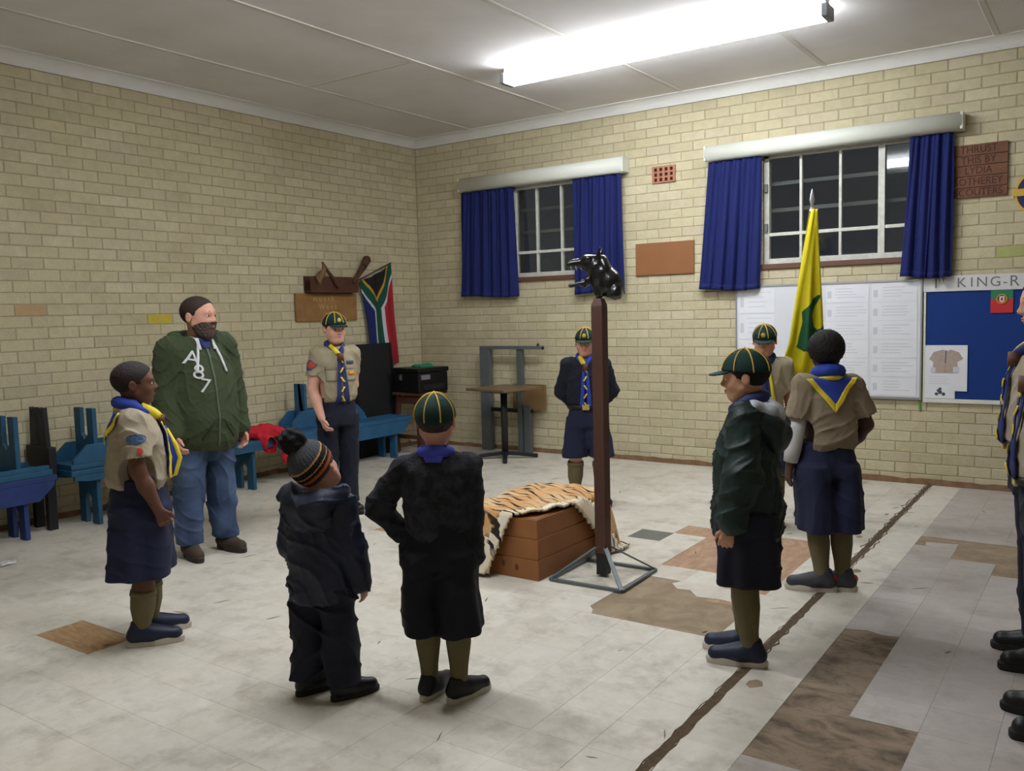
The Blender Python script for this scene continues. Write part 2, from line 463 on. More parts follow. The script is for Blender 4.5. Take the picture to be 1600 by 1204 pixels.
def special_left(s, z):
    if abs(s-3.2) < .116 and abs(z-1.49) < .043: return M_brick_y
    if (abs(s-3.3) < .1 and abs(z-2.22) < .05) or (abs(s-4.35) < .1 and abs(z-1.55) < .045): return M_brick_p
    return None
lay_bricks(wall_back, XR-.1, .29, [w for w in win.values()], place_back, near_back, special_back)
lay_bricks(wall_left, 8.0, .17, [], place_left, near_left, special_left)

# wax-stained strip along the foot of the walls
M_base = mat('red_wax_stain', rgb(126, 92, 66), .8, .6, 14, .3, col2=rgb(150, 128, 98))
def ragged(len0, len1, h, n, seed):
    r = random.Random(seed); top = [(len0+(len1-len0)*i/n, h*(.8+.35*r.random())) for i in range(n+1)]
    return [(len0, 0.0), (len1, 0.0)]+top[::-1]
tag(MB().prism(ragged(0, XR, .045, 90, 3), 'y', -.004, .004).build('baseboard_back', M_base), 'thin reddish wax stained strip at foot of back wall', kind='structure')
tag(MB().prism(ragged(-7.5, 0, .045, 90, 4), 'x', -.004, .004).build('baseboard_left', M_base), 'thin reddish wax stained strip at foot of bench wall', kind='structure')

# ceiling boards, cover battens, cornices
ceiling = tag(MB().box((-.24, YF-.2, CEIL), (XR+.2, .24, CEIL+.1)).build('ceiling', M_ceil), 'pale stained ceiling of flat boards', kind='structure')
for x in (.84, 2.03, 3.24, 4.50, 5.74, 6.96):
    MB().prism([(x-.024, CEIL), (x-.019, CEIL-.006), (x+.019, CEIL-.006), (x+.024, CEIL)], 'y', YF, -.05).build('cover_batten', M_batten, ceiling)
for x0, x1, y in ((.865, 2.005, -2.33), (-0, .815, -5.1), (2.05, 3.22, -5.3), (4.53, 5.71, -4.6), (5.77, 6.93, -2.2)):
    MB().prism([(y-.022, CEIL), (y-.018, CEIL-.005), (y+.018, CEIL-.005), (y+.022, CEIL)], 'x', x0, x1).build('cover_batten', M_batten, ceiling)
def cove(c=.095, n=6):
    """scotia profile: wall side down c, ceiling side out c"""
    pts = [(0, 0), (0, -c), (.012, -c)]
    for i in range(n+1):
        a = PI/2*i/n; pts.append((.012+(c-.012)*(1-math.cos(a)), -c+.008+(c-.016)*math.sin(a)))
    return pts+[(c, 0)]
pr = [(-d, CEIL+z) for d, z in cove()]
tag(MB().prism([(p[0], p[1]) for p in pr], 'x', 0, XR).build('trim_1', M_cornice, smooth=False), 'white coved cornice above the curtained windows', kind='structure')
pl = [(d, CEIL+z) for d, z in cove()]
tag(MB().prism(pl, 'y', YF, 0).build('trim_2', M_cornice), 'white coved cornice along the bench wall', kind='structure')

# ------------------------------------------------------------------ floor: screed, 9 inch tiles, bare patches
TS = 0.2286; X0, Y0 = 5.545, -3.52
floor = tag(MB().box((-.24, YF-.2, -.15), (XR+.2, .24, -.0035)).build('floor', M_screed), 'worn cream vinyl tile floor with bare patches', kind='structure')
_dirt = dict(dirt=rgb(120, 106, 86), dirt_amt=.7, bump=.06, bscale=25, nscale=11, rough=.42, spec=.45, dscale=4.5, dlo=.50, dhi=.78)
M_tile = piece_mat('cream_vinyl_tile', [rgb(211, 206, 195), rgb(216, 211, 200), rgb(208, 202, 190), rgb(213, 207, 194)], **_dirt)
M_tile2 = piece_mat('grey_vinyl_tile', [rgb(182, 175, 170), rgb(186, 179, 175), rgb(178, 171, 166)], **_dirt)
M_tile3 = piece_mat('dark_grey_tile', [rgb(104, 106, 100), rgb(110, 110, 104)], rough=.5)
def patch_mat(name, c1, c2, sc, stretch=(1, 1, 1), rough=.9, lo=.42, hi=.62):
    m = bpy.data.materials.new(name); m.use_nodes = True; nt = m.node_tree; N = nt.nodes
    tc = N.new('ShaderNodeTexCoord'); mp = N.new('ShaderNodeMapping'); mp.inputs['Scale'].default_value = stretch
    n = N.new('ShaderNodeTexNoise'); n.inputs['Scale'].default_value = sc; n.inputs['Detail'].default_value = 8; n.inputs['Roughness'].default_value = .7; n.inputs['Distortion'].default_value = .6
    r = N.new('ShaderNodeValToRGB'); r.color_ramp.elements[0].position = lo; r.color_ramp.elements[1].position = hi
    r.color_ramp.elements[0].color = c2; r.color_ramp.elements[1].color = c1
    nt.links.new(tc.outputs['Object'], mp.inputs[0]); nt.links.new(mp.outputs[0], n.inputs['Vector']); nt.links.new(n.outputs['Fac'], r.inputs['Fac'])
    b = N['Principled BSDF']; nt.links.new(r.outputs['Color'], b.inputs['Base Color']); b.inputs['Roughness'].default_value = rough
    bp = N.new('ShaderNodeBump'); bp.inputs['Strength'].default_value = .3; bp.inputs['Distance'].default_value = .005
    nt.links.new(n.outputs['Fac'], bp.inputs['Height']); nt.links.new(bp.outputs['Normal'], b.inputs['Normal'])
    MATS[name] = m; return m
M_bare = patch_mat('bare_brown_screed', rgb(156, 138, 114), rgb(134, 116, 94), 5)
M_tan = patch_mat('tan_tile_backing', rgb(184, 152, 112), rgb(160, 126, 90), 14, (1, 3, 1))
M_pink = patch_mat('pink_tile_backing', rgb(182, 150, 122), rgb(160, 128, 104), 9, (2.5, 1, 1))
M_tar = patch_mat('tar_streaked_screed', rgb(146, 129, 110), rgb(92, 78, 64), 5, (1, 1.7, 1), lo=.36, hi=.56)

def cell(x, y): return (math.floor((x-X0)/TS), math.floor((y-Y0)/TS))
bare = {}
def bare_rect(x0, x1, y0, y1, m):
    for i in range(round((x0-X0)/TS), round((x1-X0)/TS)):
        for j in range(round((y0-Y0)/TS), round((y1-Y0)/TS)): bare[(i, j)] = m
g = lambda i: X0+i*TS
hgt = lambda j: Y0+j*TS
def bare_cells(i0, i1, j0, j1, m):
    for i in range(i0, i1):
        for j in range(j0, j1): bare[(i, j)] = m
bare_cells(0, 1, -6, 0, M_tar); bare_cells(1, 2, -6, -4, M_tar)           # long tar patch
bare_cells(0, 1, 7, 8, M_bare); bare_cells(1, 3, 6, 8, M_bare); bare_cells(2, 3, 5, 6, M_bare)   # step patch at the right
bare_cells(-5, -2, -2, 1, M_bare)                                          # brown patch by the post
bare_cells(-5, -3, 2, 6, M_pink); bare_cells(-3, -2, 0, 6, M_pink); bare_cells(-6, -5, 5, 6, M_pink)
bare_cells(-14, -12, -9, -8, M_tan); bare_cells(-14, -13, 1, 2, M_tan); bare_cells(-13, -12, 1, 2, M_tan)
grey_cells = {(-7, 4), (-12, 2)}
GROOVE = g(-1)                       # open joint running to the back wall
tiles = []
for i in range(math.floor(-X0/TS), int((XR-X0)/TS)+1):
    for j in range(int((YF-Y0)/TS)-1, int(-Y0/TS)+1):
        if (i, j) in bare: continue
        x0, x1 = max(g(i), 0), min(g(i+1), XR); y0, y1 = max(hgt(j), YF), min(hgt(j+1), -.004)
        if i == -1: x0 += .018
        if i == -2: x1 -= .016
        if x1-x0 > .02 and y1-y0 > .02: tiles.append((i, j, x0, x1, y0, y1))
def tile_key(t):
    v, zc = in_view((t[2]+t[3])/2, (t[4]+t[5])/2, 0); return zc+(0 if v and zc > 0 else 100)
tiles.sort(key=tile_key)
_tile_cache = {}
def tile_geo(w, d, t=.0035, gap=.0003, b=.0005):
    x, y = w/2-gap, d/2-gap
    vs = [(-x, -y, -t), (x, -y, -t), (x, y, -t), (-x, y, -t), (-x, -y, -b), (x, -y, -b), (x, y, -b), (-x, y, -b), (-x+b, -y+b, 0), (x-b, -y+b, 0), (x-b, y-b, 0), (-x+b, y-b, 0)]
    fs = [(8, 9, 10, 11)]+[(4+i, 4+(i+1) % 4, 8+(i+1) % 4, 8+i) for i in range(4)]+[(i, (i+1) % 4, 4+(i+1) % 4, 4+i) for i in range(4)]
    return vs, fs
bulk = {0: ([], []), 1: ([], [])}
for n, (i, j, x0, x1, y0, y1) in enumerate(tiles):
    m = M_tile3 if (i, j) in grey_cells else (M_tile2 if i >= 0 else M_tile)
    dz = random.uniform(-.0002, .0002); c = ((x0+x1)/2, (y0+y1)/2, dz)
    if n < 300 or m is M_tile3:
        key = (round(x1-x0, 3), round(y1-y0, 3), m.name)
        if key not in _tile_cache:
            vs, fs = tile_geo(x1-x0, y1-y0); me = bpy.data.meshes.new('floor_tile'); me.from_pydata(vs, [], fs); me.materials.append(m); me.update(); _tile_cache[key] = me
        o = bpy.data.objects.new('floor_tile', _tile_cache[key]); link(o, floor); o.location = c
    else:
        V, Fc = bulk[1 if m is M_tile2 else 0]; vs, fs = tile_geo(x1-x0, y1-y0); base = len(V)
        V += [(v[0]+c[0], v[1]+c[1], v[2]+c[2]) for v in vs]; Fc += [tuple(k+base for k in f) for f in fs]
for k, m in ((0, M_tile), (1, M_tile2)):
    o = obj_np('tile_field', bulk[k][0], bulk[k][1], m, floor, False); o['kind'] = 'stuff'
for (i, j), m in bare.items():
    o = MB().box((g(i), hgt(j), -.003), (g(i+1), hgt(j+1), -.0022)).build('bare_patch', m, floor)
# broken tile pieces left along the patch edges
def frag(pts, m=None):
    MB().prism(pts, 'z', -.0022, .0002).build('tile_fragment', m or M_tile, floor)
ya, yb, xa = hgt(1), hgt(-2), g(-5)
frag([(4.63, ya), (4.60, ya-.06), (4.66, ya-.13), (4.73, ya-.12), (4.80, ya-.20), (4.93, ya-.18), (g(-2), ya-.22), (g(-2), ya)])
frag([(g(-5), yb), (4.46, yb), (4.44, yb+.05), (g(-5), yb+.09)])
frag([(g(0)+.001, hgt(0)-.001), (g(0)+.001, hgt(0)-.05), (g(0)+.09, hgt(0)-.02), (g(0)+.16, hgt(0)-.045), (g(1)-.001, hgt(0)-.03), (g(1)-.001, hgt(0)-.001)], M_tile2)
frag([(g(0)+.06, hgt(7)+.001), (g(0)+.225, hgt(7)+.001), (g(0)+.225, hgt(7)+.12), (g(0)+.12, hgt(7)+.10), (g(0)+.05, hgt(7)+.09)], M_tile2)
# the open joint: crumbled dark dirt with ragged edges
M_dirt = mat('joint_dirt', rgb(96, 80, 60), .95, .6, 40, .6, 90, col2=rgb(58, 46, 34))
r_ = random.Random(11); n = 150; lf = []; rt = []
for i in range(n+1):
    y = -.01-7.2*i/n
    lf.append((GROOVE-.016-abs(r_.gauss(0, .007))*(1.6 if y > -3 else .7), y)); rt.append((GROOVE+.019+abs(r_.gauss(0, .008))*(1.6 if y > -3 else .7), y))
V = [(x, y, .0006) for x, y in lf]+[(GROOVE+r_.uniform(-.006, .006), y, -.0016) for x, y in lf]+[(x, y, .0006) for x, y in rt]
k = n+1
o = obj_np('expansion_joint', V, [(a, a+1, a+1+k, a+k) for a in range(n)]+[(a+k, a+k+1, a+2*k+1, a+2*k) for a in range(n)], M_dirt, floor, False)
for (x, y, s) in ((5.375, -2.65, .05), (5.24, -1.2, .03), (5.40, -4.35, .05), (5.22, -1.9, .035), (5.365, -3.05, .035)):
    pts = [(x+s*(.5+.5*r_.random())*math.cos(a)*.7, y+s*(.5+.5*r_.random())*math.sin(a)) for a in [2*PI*q/7 for q in range(7)]]
    MB().prism(pts, 'z', .0001, .0009).build('chipped_spot', M_bare, floor)
# scuffs and scraps on the tiles
M_scuff = mat('dark_scuff', rgb(112, 100, 84), .9, .4, 30)
for q in range(70):
    x = r_.uniform(1.2, 6.2); y = r_.uniform(-5.6, -.5); a = r_.choice([.3, 1.2, 2.0, .7]); l = r_.uniform(.01, .05); w = r_.uniform(.002, .006)
    c, s = math.cos(a), math.sin(a)
    pts = [(x+c*l*t-s*w*u, y+s*l*t+c*w*u) for t, u in ((-1, 0), (-.2, -1), (1, -.2), (.4, .8), (-.5, .6))]
    MB().prism(pts, 'z', .0004, .0011).build('scuff_mark', M_scuff, floor)
# ================================================================== LAMPS, WINDOWS, WALL ITEMS
def emis(name, col, s):
    m = bpy.data.materials.new(name); m.use_nodes = True; nt = m.node_tree; nt.nodes.clear()
    e = nt.nodes.new('ShaderNodeEmission'); e.inputs[0].default_value = col; e.inputs[1].default_value = s
    o = nt.nodes.new('ShaderNodeOutputMaterial'); nt.links.new(e.outputs[0], o.inputs[0]); return m
M_tube = emis('lit_tube', (.93, .97, 1.0, 1), LAMP_STRENGTH)
M_lampbody = mat('lamp_enamel', rgb(196, 198, 200), .5)
M_cap = mat('lamp_end_grey', rgb(120, 122, 126), .5)
def lamp(x0, x1, y, label):
    root = tag(empty('fluorescent_light', ((x0+x1)/2, y, CEIL)), label, 'ceiling light', 'fluorescent ceiling lights')
    w = (x1-x0)/2
    MB().prism([(-.045, 0), (-.045, -.035), (-.03, -.05), (.03, -.05), (.045, -.035), (.045, 0)][::-1], 'x', -w, w).build('housing', M_lampbody, root)
    MB().prism([(-.078, -.052), (-.078, -.10), (-.062, -.125), (.062, -.125), (.078, -.10), (.078, -.052)][::-1], 'x', -w+.02, w-.02).build('diffuser', M_tube, root)
    for s in (-1, 1):
        MB().box((s*w-.02, -.082, -.128), (s*w+.02, .082, -.046)).build('end_holder', M_cap, root, bevel=.006)
    return root
lamp(2.45, 4.95, -1.68, 'lit white fluorescent light on the ceiling in front of the windows')
lamp(2.45, 4.95, -5.0, 'lit fluorescent light further back, seen as a reflection in the window')

M_steel = mat('white_window_steel', rgb(206, 206, 198), .5, .35, 25, col2=rgb(150, 146, 134))
M_bargrey = mat('grey_burglar_bar', rgb(120, 122, 120), .6)
M_sill = mat('brown_tile_sill', rgb(104, 72, 56), .45, .3, 12)
M_reveal = mat('reveal_plaster', rgb(150, 140, 116), .9)
gl = bpy.data.materials.new('window_glass'); gl.use_nodes = True
b = gl.node_tree.nodes['Principled BSDF']; b.inputs['Base Color'].default_value = (.8, .85, .85, 1); b.inputs['Roughness'].default_value = .03
b.inputs['Transmission Weight'].default_value = 1.0; b.inputs['IOR'].default_value = 1.5
M_glass = gl
def window(n, xb, xposts, zb):
    x0, x1, z0, z1 = win[n]
    root = tag(empty('window_%d' % n, ((x0+x1)/2, .05, z0)), 'white steel window with small panes and burglar bars', kind='structure')
    ox, oz = (x0+x1)/2, z0
    def B(name, a, bb, m=M_steel, bev=.003): return MB().box((a[0]-ox, a[1]-.05, a[2]-oz), (bb[0]-ox, bb[1]-.05, bb[2]-oz)).build(name, m, root, bevel=bev)
    f = .045
    B('frame_side', (x0, .03, z0), (x0+f, .09, z1)); B('frame_side', (x1-f, .03, z0), (x1, .09, z1))
    B('frame_bottom', (x0, .025, z0), (x1, .09, z0+f)); B('frame_top', (x0, .03, z1-f), (x1, .09, z1))
    B('window_sill', (x0-.02, -.02, z0-.045), (x1+.02, .2, z0), M_sill, .004)
    for x in xb: B('glazing_bar', (x-.011, .035, z0+f), (x+.011, .08, z1-f), bev=.002)
    for x in xposts: B('window_post', (x-.026, .025, z0+f), (x+.026, .09, z1-f))
    B('transom', (x0+f, .033, zb[0]-.014), (x1-f, .082, zb[0]+.014), bev=.002)
    for z in zb[1:]: B('burglar_bar', (x0+.01, .12, z-.016), (x1-.01, .128, z+.016), M_bargrey, 0)
    xsx = sorted([x0+f/2, x1-f/2]+list(xb)+list(xposts)); zs = [z0+f/2, zb[0], z1-f/2]
    for a, c in zip(xsx[:-1], xsx[1:]):
        for d, e in zip(zs[:-1], zs[1:]):
            tl = .022 if (n == 2 and c < 4.95) else 0.0            # the left sash stands slightly open at the bottom
            MB().prism([(.058-tl*.5-.05, e-oz), (.058+tl-.05, d-oz), (.062+tl-.05, d-oz), (.062-tl*.5-.05, e-oz)][::-1], 'x', a-ox, c-ox).build('pane', M_glass, root)
    for z in (z0+.28, z0+.62):
        B('stay_handle', (x0+f*.2, .005, z), (x0+f*.8, .03, z+.07), M_bargrey, .003)
    return root
window(1, [1.585, 1.88, 2.13], [], [2.085, 2.30, 2.53])
window(2, [4.275, 4.60], [4.925], [2.085, 2.30, 2.53])

# pelmets
M_pelmet = mat('cream_pelmet', rgb(216, 218, 208), .4, .12, 3)
def pelmet(x0, x1, z0, z1, label):
    root = tag(empty('pelmet', ((x0+x1)/2, 0, z0)), label, 'pelmet')
    w = (x1-x0)/2; hh = z1-z0; prof = [(-.002, 0), (-.10, 0)]+[(-.10-.045*math.sin(a)*1.0, hh*.5-hh*.5*math.cos(a)) for a in [PI*q/8 for q in range(1, 8)]]+[(-.10, hh), (-.002, hh)]
    MB().prism(prof[::-1], 'x', -w, w).build('front_board', M_pelmet, root, True)
    for s in (-1, 1): MB().box((s*w-.009, -.135, .003), (s*w+.009, -.002, hh-.003)).build('end_piece', M_pelmet, root, bevel=.004)
    return root
pelmet(.70, 2.66, 2.76, 2.905, 'cream rounded pelmet over the window nearer the corner')
pelmet(3.48, 5.52, 2.755, 2.89, 'long cream pelmet over the wider window')
M_curtain = mat('royal_blue_curtain', rgb(14, 27, 90), .85, .25, 6, .15, 200, col2=rgb(11, 20, 70))
M_rail = mat('curtain_rail', rgb(150, 150, 150), .4)
def curtain(x0t, x1t, x0b, x1b, zt, zb, nf, seed, label, skew=0):
    root = tag(empty('curtain', ((x0b+x1b)/2, -.07, zb)), label, 'curtain', 'blue curtains')
    cx = (x0b+x1b)/2; rr = random.Random(seed); ph = rr.random()*6; ph2 = rr.random()*6
    def fn(U, V):
        z = zt+(zb-zt)*V-zb
        x = (x0t+(x1t-x0t)*U)*(1-V)+(x0b+(x1b-x0b)*U)*V-cx
        w = .75+.25*np.sin(U*9+ph2)
        y = .026*w*np.sin(2*PI*nf*U+ph+.7*np.sin(U*7+ph))*(0.55+.45*V)+.008*np.sin(U*2*PI*nf*2.1+V*3+ph2)
        x = x+.012*np.sin(2*PI*nf*U+V*2+ph)*V
        z = z+.012*np.sin(U*5+ph)*V+skew*U*V
        return x, y, z
    P, Fq, U, V = grid_np(fn, 110, 24)
    o = obj_np('cloth', P, Fq, M_curtain, root); solidify(o, .003)
    hem = P[V.ravel() > .955]; 
    hs = grid_np(lambda U, V: fn(U, .955+.045*V), 110, 3); o = obj_np('hem', hs[0]+np.array([0, -.0035, 0]), hs[1], M_curtain, root); solidify(o, .003)
    return root
curtain(.69, 1.36, .64, 1.40, 2.757, 1.64, 6, 1, 'blue curtain at far left, nearest the corner')
curtain(2.09, 2.62, 2.08, 2.64, 2.757, 1.63, 4, 2, 'blue curtain behind the wolf head on the post')
curtain(3.49, 3.97, 3.39, 3.95, 2.752, 1.62, 5, 3, 'blue curtain between the bare board and the yellow flag')
curtain(5.15, 5.46, 5.09, 5.46, 2.752, 1.66, 4, 4, 'blue curtain hanging over the right end of whiteboard')

# air brick
M_terra = mat('terracotta', rgb(178, 120, 96), .9, .3, 30); M_hole = mat('vent_hole_dark', rgb(52, 28, 22), .95)
av = tag(empty('air_brick', (3.03, -.004, 2.63)), 'small terracotta air brick with slots high on the wall', 'air vent')
MB().box((-.115, -.006, 0), (.115, .02, .155)).build('backing', M_hole, av)
for x in (-.105, -.053, 0, .053, .105): MB().box((x-.012, -.014, 0), (x+.012, .0, .155)).build('rib', M_terra, av, bevel=.002)
for z in (.008, .055, .10, .147): MB().box((-.115, -.012, z-.008), (.115, 0, z+.008)).build('cross_rib', M_terra, av)
# plain board between the windows
M_hard = mat('orange_hardboard', rgb(142, 94, 58), .7, .25, 5, .1)
MB().box((0, 0, 0), (1, 1, 1))
pb = tag(MB().box((2.735, -.02, 1.785), (3.325, -.001, 2.085)).build('hardboard_panel', M_hard, bevel=.003), 'plain orange brown hardboard panel between the windows', 'board')
# carved plank sign
M_plank = mat('carved_wood', rgb(118, 80, 58), .7, .5, 7, .25, 40, col2=rgb(92, 58, 44)); M_carve = mat('carved_letter_dark', rgb(72, 42, 32), .8)
ps = tag(empty('carved_wood_sign', (5.635, -.001, 2.25)), 'square carved wooden plank sign with five lines of lettering', 'sign')
words = ['THRUST', 'THIS BY', 'LYDIA', 'SOTHEREY', 'SCOUTERS']
zt = .40
for i, hgt_ in enumerate((.085, .075, .08, .085, .075)):
    pk = MB().box((-.185, -.022-.003*(i % 2), zt-hgt_+.002), (.185, 0, zt-.001)).build('plank', M_plank, ps, bevel=.003)
    text_obj('lettering', words[i], .074, M_carve, pk, Matrix.Translation((-.01, -.0235-.003*(i % 2), zt-hgt_/2)) @ Matrix.Rotation(PI/2, 4, 'X') @ Matrix.Diagonal((.92, 1.05, 1, 1)))
    zt -= hgt_
# crest at the right edge: buckled belt ring
M_navy = mat('navy_enamel', rgb(26, 34, 84), .5); M_gold = mat('gold_paint', rgb(206, 166, 52), .5); M_cream = mat('cream_paint', rgb(206, 196, 166), .6)
cr = tag(empty('wall_crest', (6.03, -.002, 2.25)), 'navy and gold crest ring beside the carved sign', 'crest')
MB().lathe([(.0, -.0), (.105, 0), (.105, .008), (0, .008)], n=28).build('field', M_cream, cr).rotation_euler = (PI/2, 0, 0)
def ring_mesh(r0, r1, t, n=36): return MB().lathe([(r0, 0), (r1, 0), (r1, t), (r0, t), (r0, 0)], n=n)
ring_mesh(.10, .155, .014).build('belt', M_navy, cr).rotation_euler = (PI/2, 0, 0)
ring_mesh(.150, .163, .016).build('rim', M_gold, cr).rotation_euler = (PI/2, 0, 0)
ring_mesh(.094, .102, .016).build('inner_rim', M_gold, cr).rotation_euler = (PI/2, 0, 0)
MB().box((-.175, -.02, -.02), (-.09, -.004, .035)).build('buckle', M_gold, cr, bevel=.005)
MB().prism([(-.045, -.05), (.0, -.075), (.045, -.05), (.05, .05), (0, .06), (-.05, .05)], 'y', -.016, -.004).build('shield', M_navy, cr)
# whiteboard with papers
M_alu = mat('aluminium_trim', rgb(170, 172, 176), .35, metal=.6); M_wb = mat('whiteboard', rgb(212, 214, 220), .35, .1, 3, col2=rgb(190, 192, 200))
M_paper = mat('white_paper', rgb(222, 224, 230), .8, .1, 5); M_ink = mat('faint_ink', rgb(196, 199, 208), .8); M_ink2 = mat('dark_ink', rgb(70, 72, 84), .8)
wb = tag(empty('whiteboard', (4.485, -.006, .70)), 'white board covered in printed sheets below the wider window', 'whiteboard')
MB().box((-.755, -.018, 0), (.755, 0, .94)).build('board', M_wb, wb)
for lo, hi in (((-.765, -.024, -.012), (.765, 0, .006)), ((-.765, -.024, .934), (.765, 0, .95)), ((-.765, -.024, .006), (-.752, 0, .934)), ((.752, -.024, .006), (.765, 0, .934))):
    MB().box(lo, hi).build('trim', M_alu, wb)
sheet_x = [-.70, -.42, .02, .385]; k = 0
for ci, (x0, w) in enumerate(((-.735, .33), (.02, .35), (.385, .35))):
    for r in range(6 if ci else 4):
        z1 = .925-r*.152; dz = .146
        if ci == 0: z1 = .92-r*.225; dz = .215
        pt = tag(MB().box((4.485+x0, -.0268, .70+z1-dz), (4.485+x0+w-.008, -.0242, .70+z1)).build('paper_sheet', M_paper), None, None)
        col = ('left', 'middle', 'right')[ci]
        tag(pt, 'printed sheet in the %s column, %s row of the whiteboard' % (col, ('top', 'second', 'third', 'fourth', 'fifth', 'lowest')[r]), 'paper', 'sheets on the whiteboard')
        m = MB(); rr = random.Random(k); k += 1
        for q in range(4):
            zz = .70+z1-.03-q*(dz-.05)/4; xx = 4.485+x0+.07+rr.uniform(0, .02)
            m.box((xx, -.0275, zz-.006), (xx+w*rr.uniform(.35, .7), -.0267, zz))
        m.box((4.485+x0+.012, -.0275, .70+z1-dz*.75), (4.485+x0+.045, -.0267, .70+z1-dz*.35))
        m.build('printed_lines', M_ink, pt)
# notice board: blue felt, banner, flag, poster
M_blue = mat('blue_felt', rgb(20, 54, 124), .95, .2, 60, .2, 200, col2=rgb(16, 46, 110)); M_banner = mat('banner_paper', rgb(206, 206, 206), .8, .1, 4)
M_letter = mat('banner_letter_grey', rgb(112, 114, 120), .8)
nb = tag(empty('notice_board', (5.92, -.001, .69)), 'blue felt notice board beside the whiteboard', 'notice board')
MB().box((-.64, -.016, .0), (.66, 0, .852)).build('felt_panel', M_blue, nb)
for lo, hi in (((-.66, -.024, -.02), (.68, 0, .012)), ((-.66, -.024, .012), (-.645, 0, .852)), ((.66, -.024, .012), (.68, 0, .852))):
    MB().box(lo, hi).build('frame_edge', M_pelmet, nb, bevel=.003)
bn = tag(MB().box((5.255, -.026, 1.545), (6.60, -.018, 1.665)).build('banner_strip', M_banner), 'white paper banner lettered 1st KING R along the board top', 'banner')
RX = Matrix.Rotation(PI/2, 4, 'X')
for s, x, z, sz in (('1', 5.345, 1.605, .11), ('ST', 5.385, 1.63, .05), ('K', 5.525, 1.605, .105), ('I', 5.595, 1.605, .105), ('N', 5.665, 1.605, .105), ('G', 5.755, 1.605, .105), ('-', 5.82, 1.605, .10), ('R', 5.88, 1.605, .115), ('A', 5.97, 1.605, .105), ('Y', 6.06, 1.605, .105)):
    if x > 5.95: continue
    text_obj('letter', s, sz, M_letter, bn, Matrix.Translation((x, -.0265, z)) @ RX)
M_pgreen = mat('flag_green', rgb(52, 120, 88), .8); M_pred = mat('flag_red', rgb(190, 50, 56), .8)
pf = tag(empty('paper_flag', (5.80, -.018, 1.37)), 'small green over red paper flag pinned on the blue notice board', 'flag')
MB().box((-.075, -.006, 0), (.075, -.003, .105)).build('red_field', M_pred, pf); MB().box((-.075, -.006, .105), (.075, -.003, .18)).build('green_field', M_pgreen, pf)
m = MB(); m.tube([(.034*math.cos(a), -.008, .105+.034*math.sin(a)) for a in [2*PI*q/20 for q in range(20)]], .004, 6, True); m.build('gold_ring', M_gold, pf)
MB().prism([(-.016, .088), (0, .078), (.016, .088), (.016, .125), (-.016, .125)], 'y', -.009, -.006).build('shield', M_paper, pf)
MB().prism([(-.008, .094), (0, .088), (.008, .094), (.008, .117), (-.008, .117)], 'y', -.0105, -.009).build('shield_centre', M_pred, pf)
tp = tag(MB().box((5.74, -.022, 1.548), (5.93, -.0185, 1.560)).build('tape_strip', M_paper), 'white tape strip above the small paper flag', 'tape')
M_shirtpic = mat('printed_shirt_tan', rgb(176, 160, 150), .8, .3, 40)
po = tag(empty('poster', (5.275, -.018, .705)), 'white poster with a khaki shirt picture on the blue board', 'poster')
MB().prism([(0, 0), (.215, 0), (.215, .06), (.30, .06), (.30, .42), (0, .42)], 'y', -.0075, -.004).build('sheet', M_paper, po)
MB().prism([(.05, .20), (.235, .20), (.23, .29), (.27, .315), (.24, .365), (.185, .385), (.155, .375), (.125, .385), (.06, .365), (.03, .31), (.06, .285)], 'y', -.009, -.0075).build('shirt_picture', M_shirtpic, po)
m = MB(); m.bar((.15, -.0095, .38), (.145, -.0095, .28), .006, .001, (0, 1, 0))
for q in range(4): m.ball((.148, -.0095, .27-.018*q), (.003, .001, .003), 6, 4)
m.build('button_line', M_ink2, po)
m = MB(); m.box((.04, -.0095, .205), (.075, -.009, .245)); m.box((.2, -.0095, .205), (.245, -.009, .25)); m.build('shirt_badge', M_ink, po)
m = MB()
for q, (x, z, r) in enumerate(((.11, .05, .016), (.085, .035, .013), (.135, .035, .014), (.11, .075, .012), (.095, .062, .01))): m.ball((x, -.009, z), (r, .001, r), 8, 4)
m.build('emblem', M_ink2, po)
m = MB()
for q in range(4): m.box((.03, -.0085, .115+.018*q), (.18-.02*(q % 2), -.0075, .119+.018*q))
m.build('printed_lines', M_ink, po)
gt = tag(MB().box((5.228, -.012, .60), (5.245, -.001, .68)).build('green_tag', mat('green_ribbon', rgb(96, 150, 62), .8), bevel=.002), 'green ribbon end hanging below the board joint', 'ribbon')
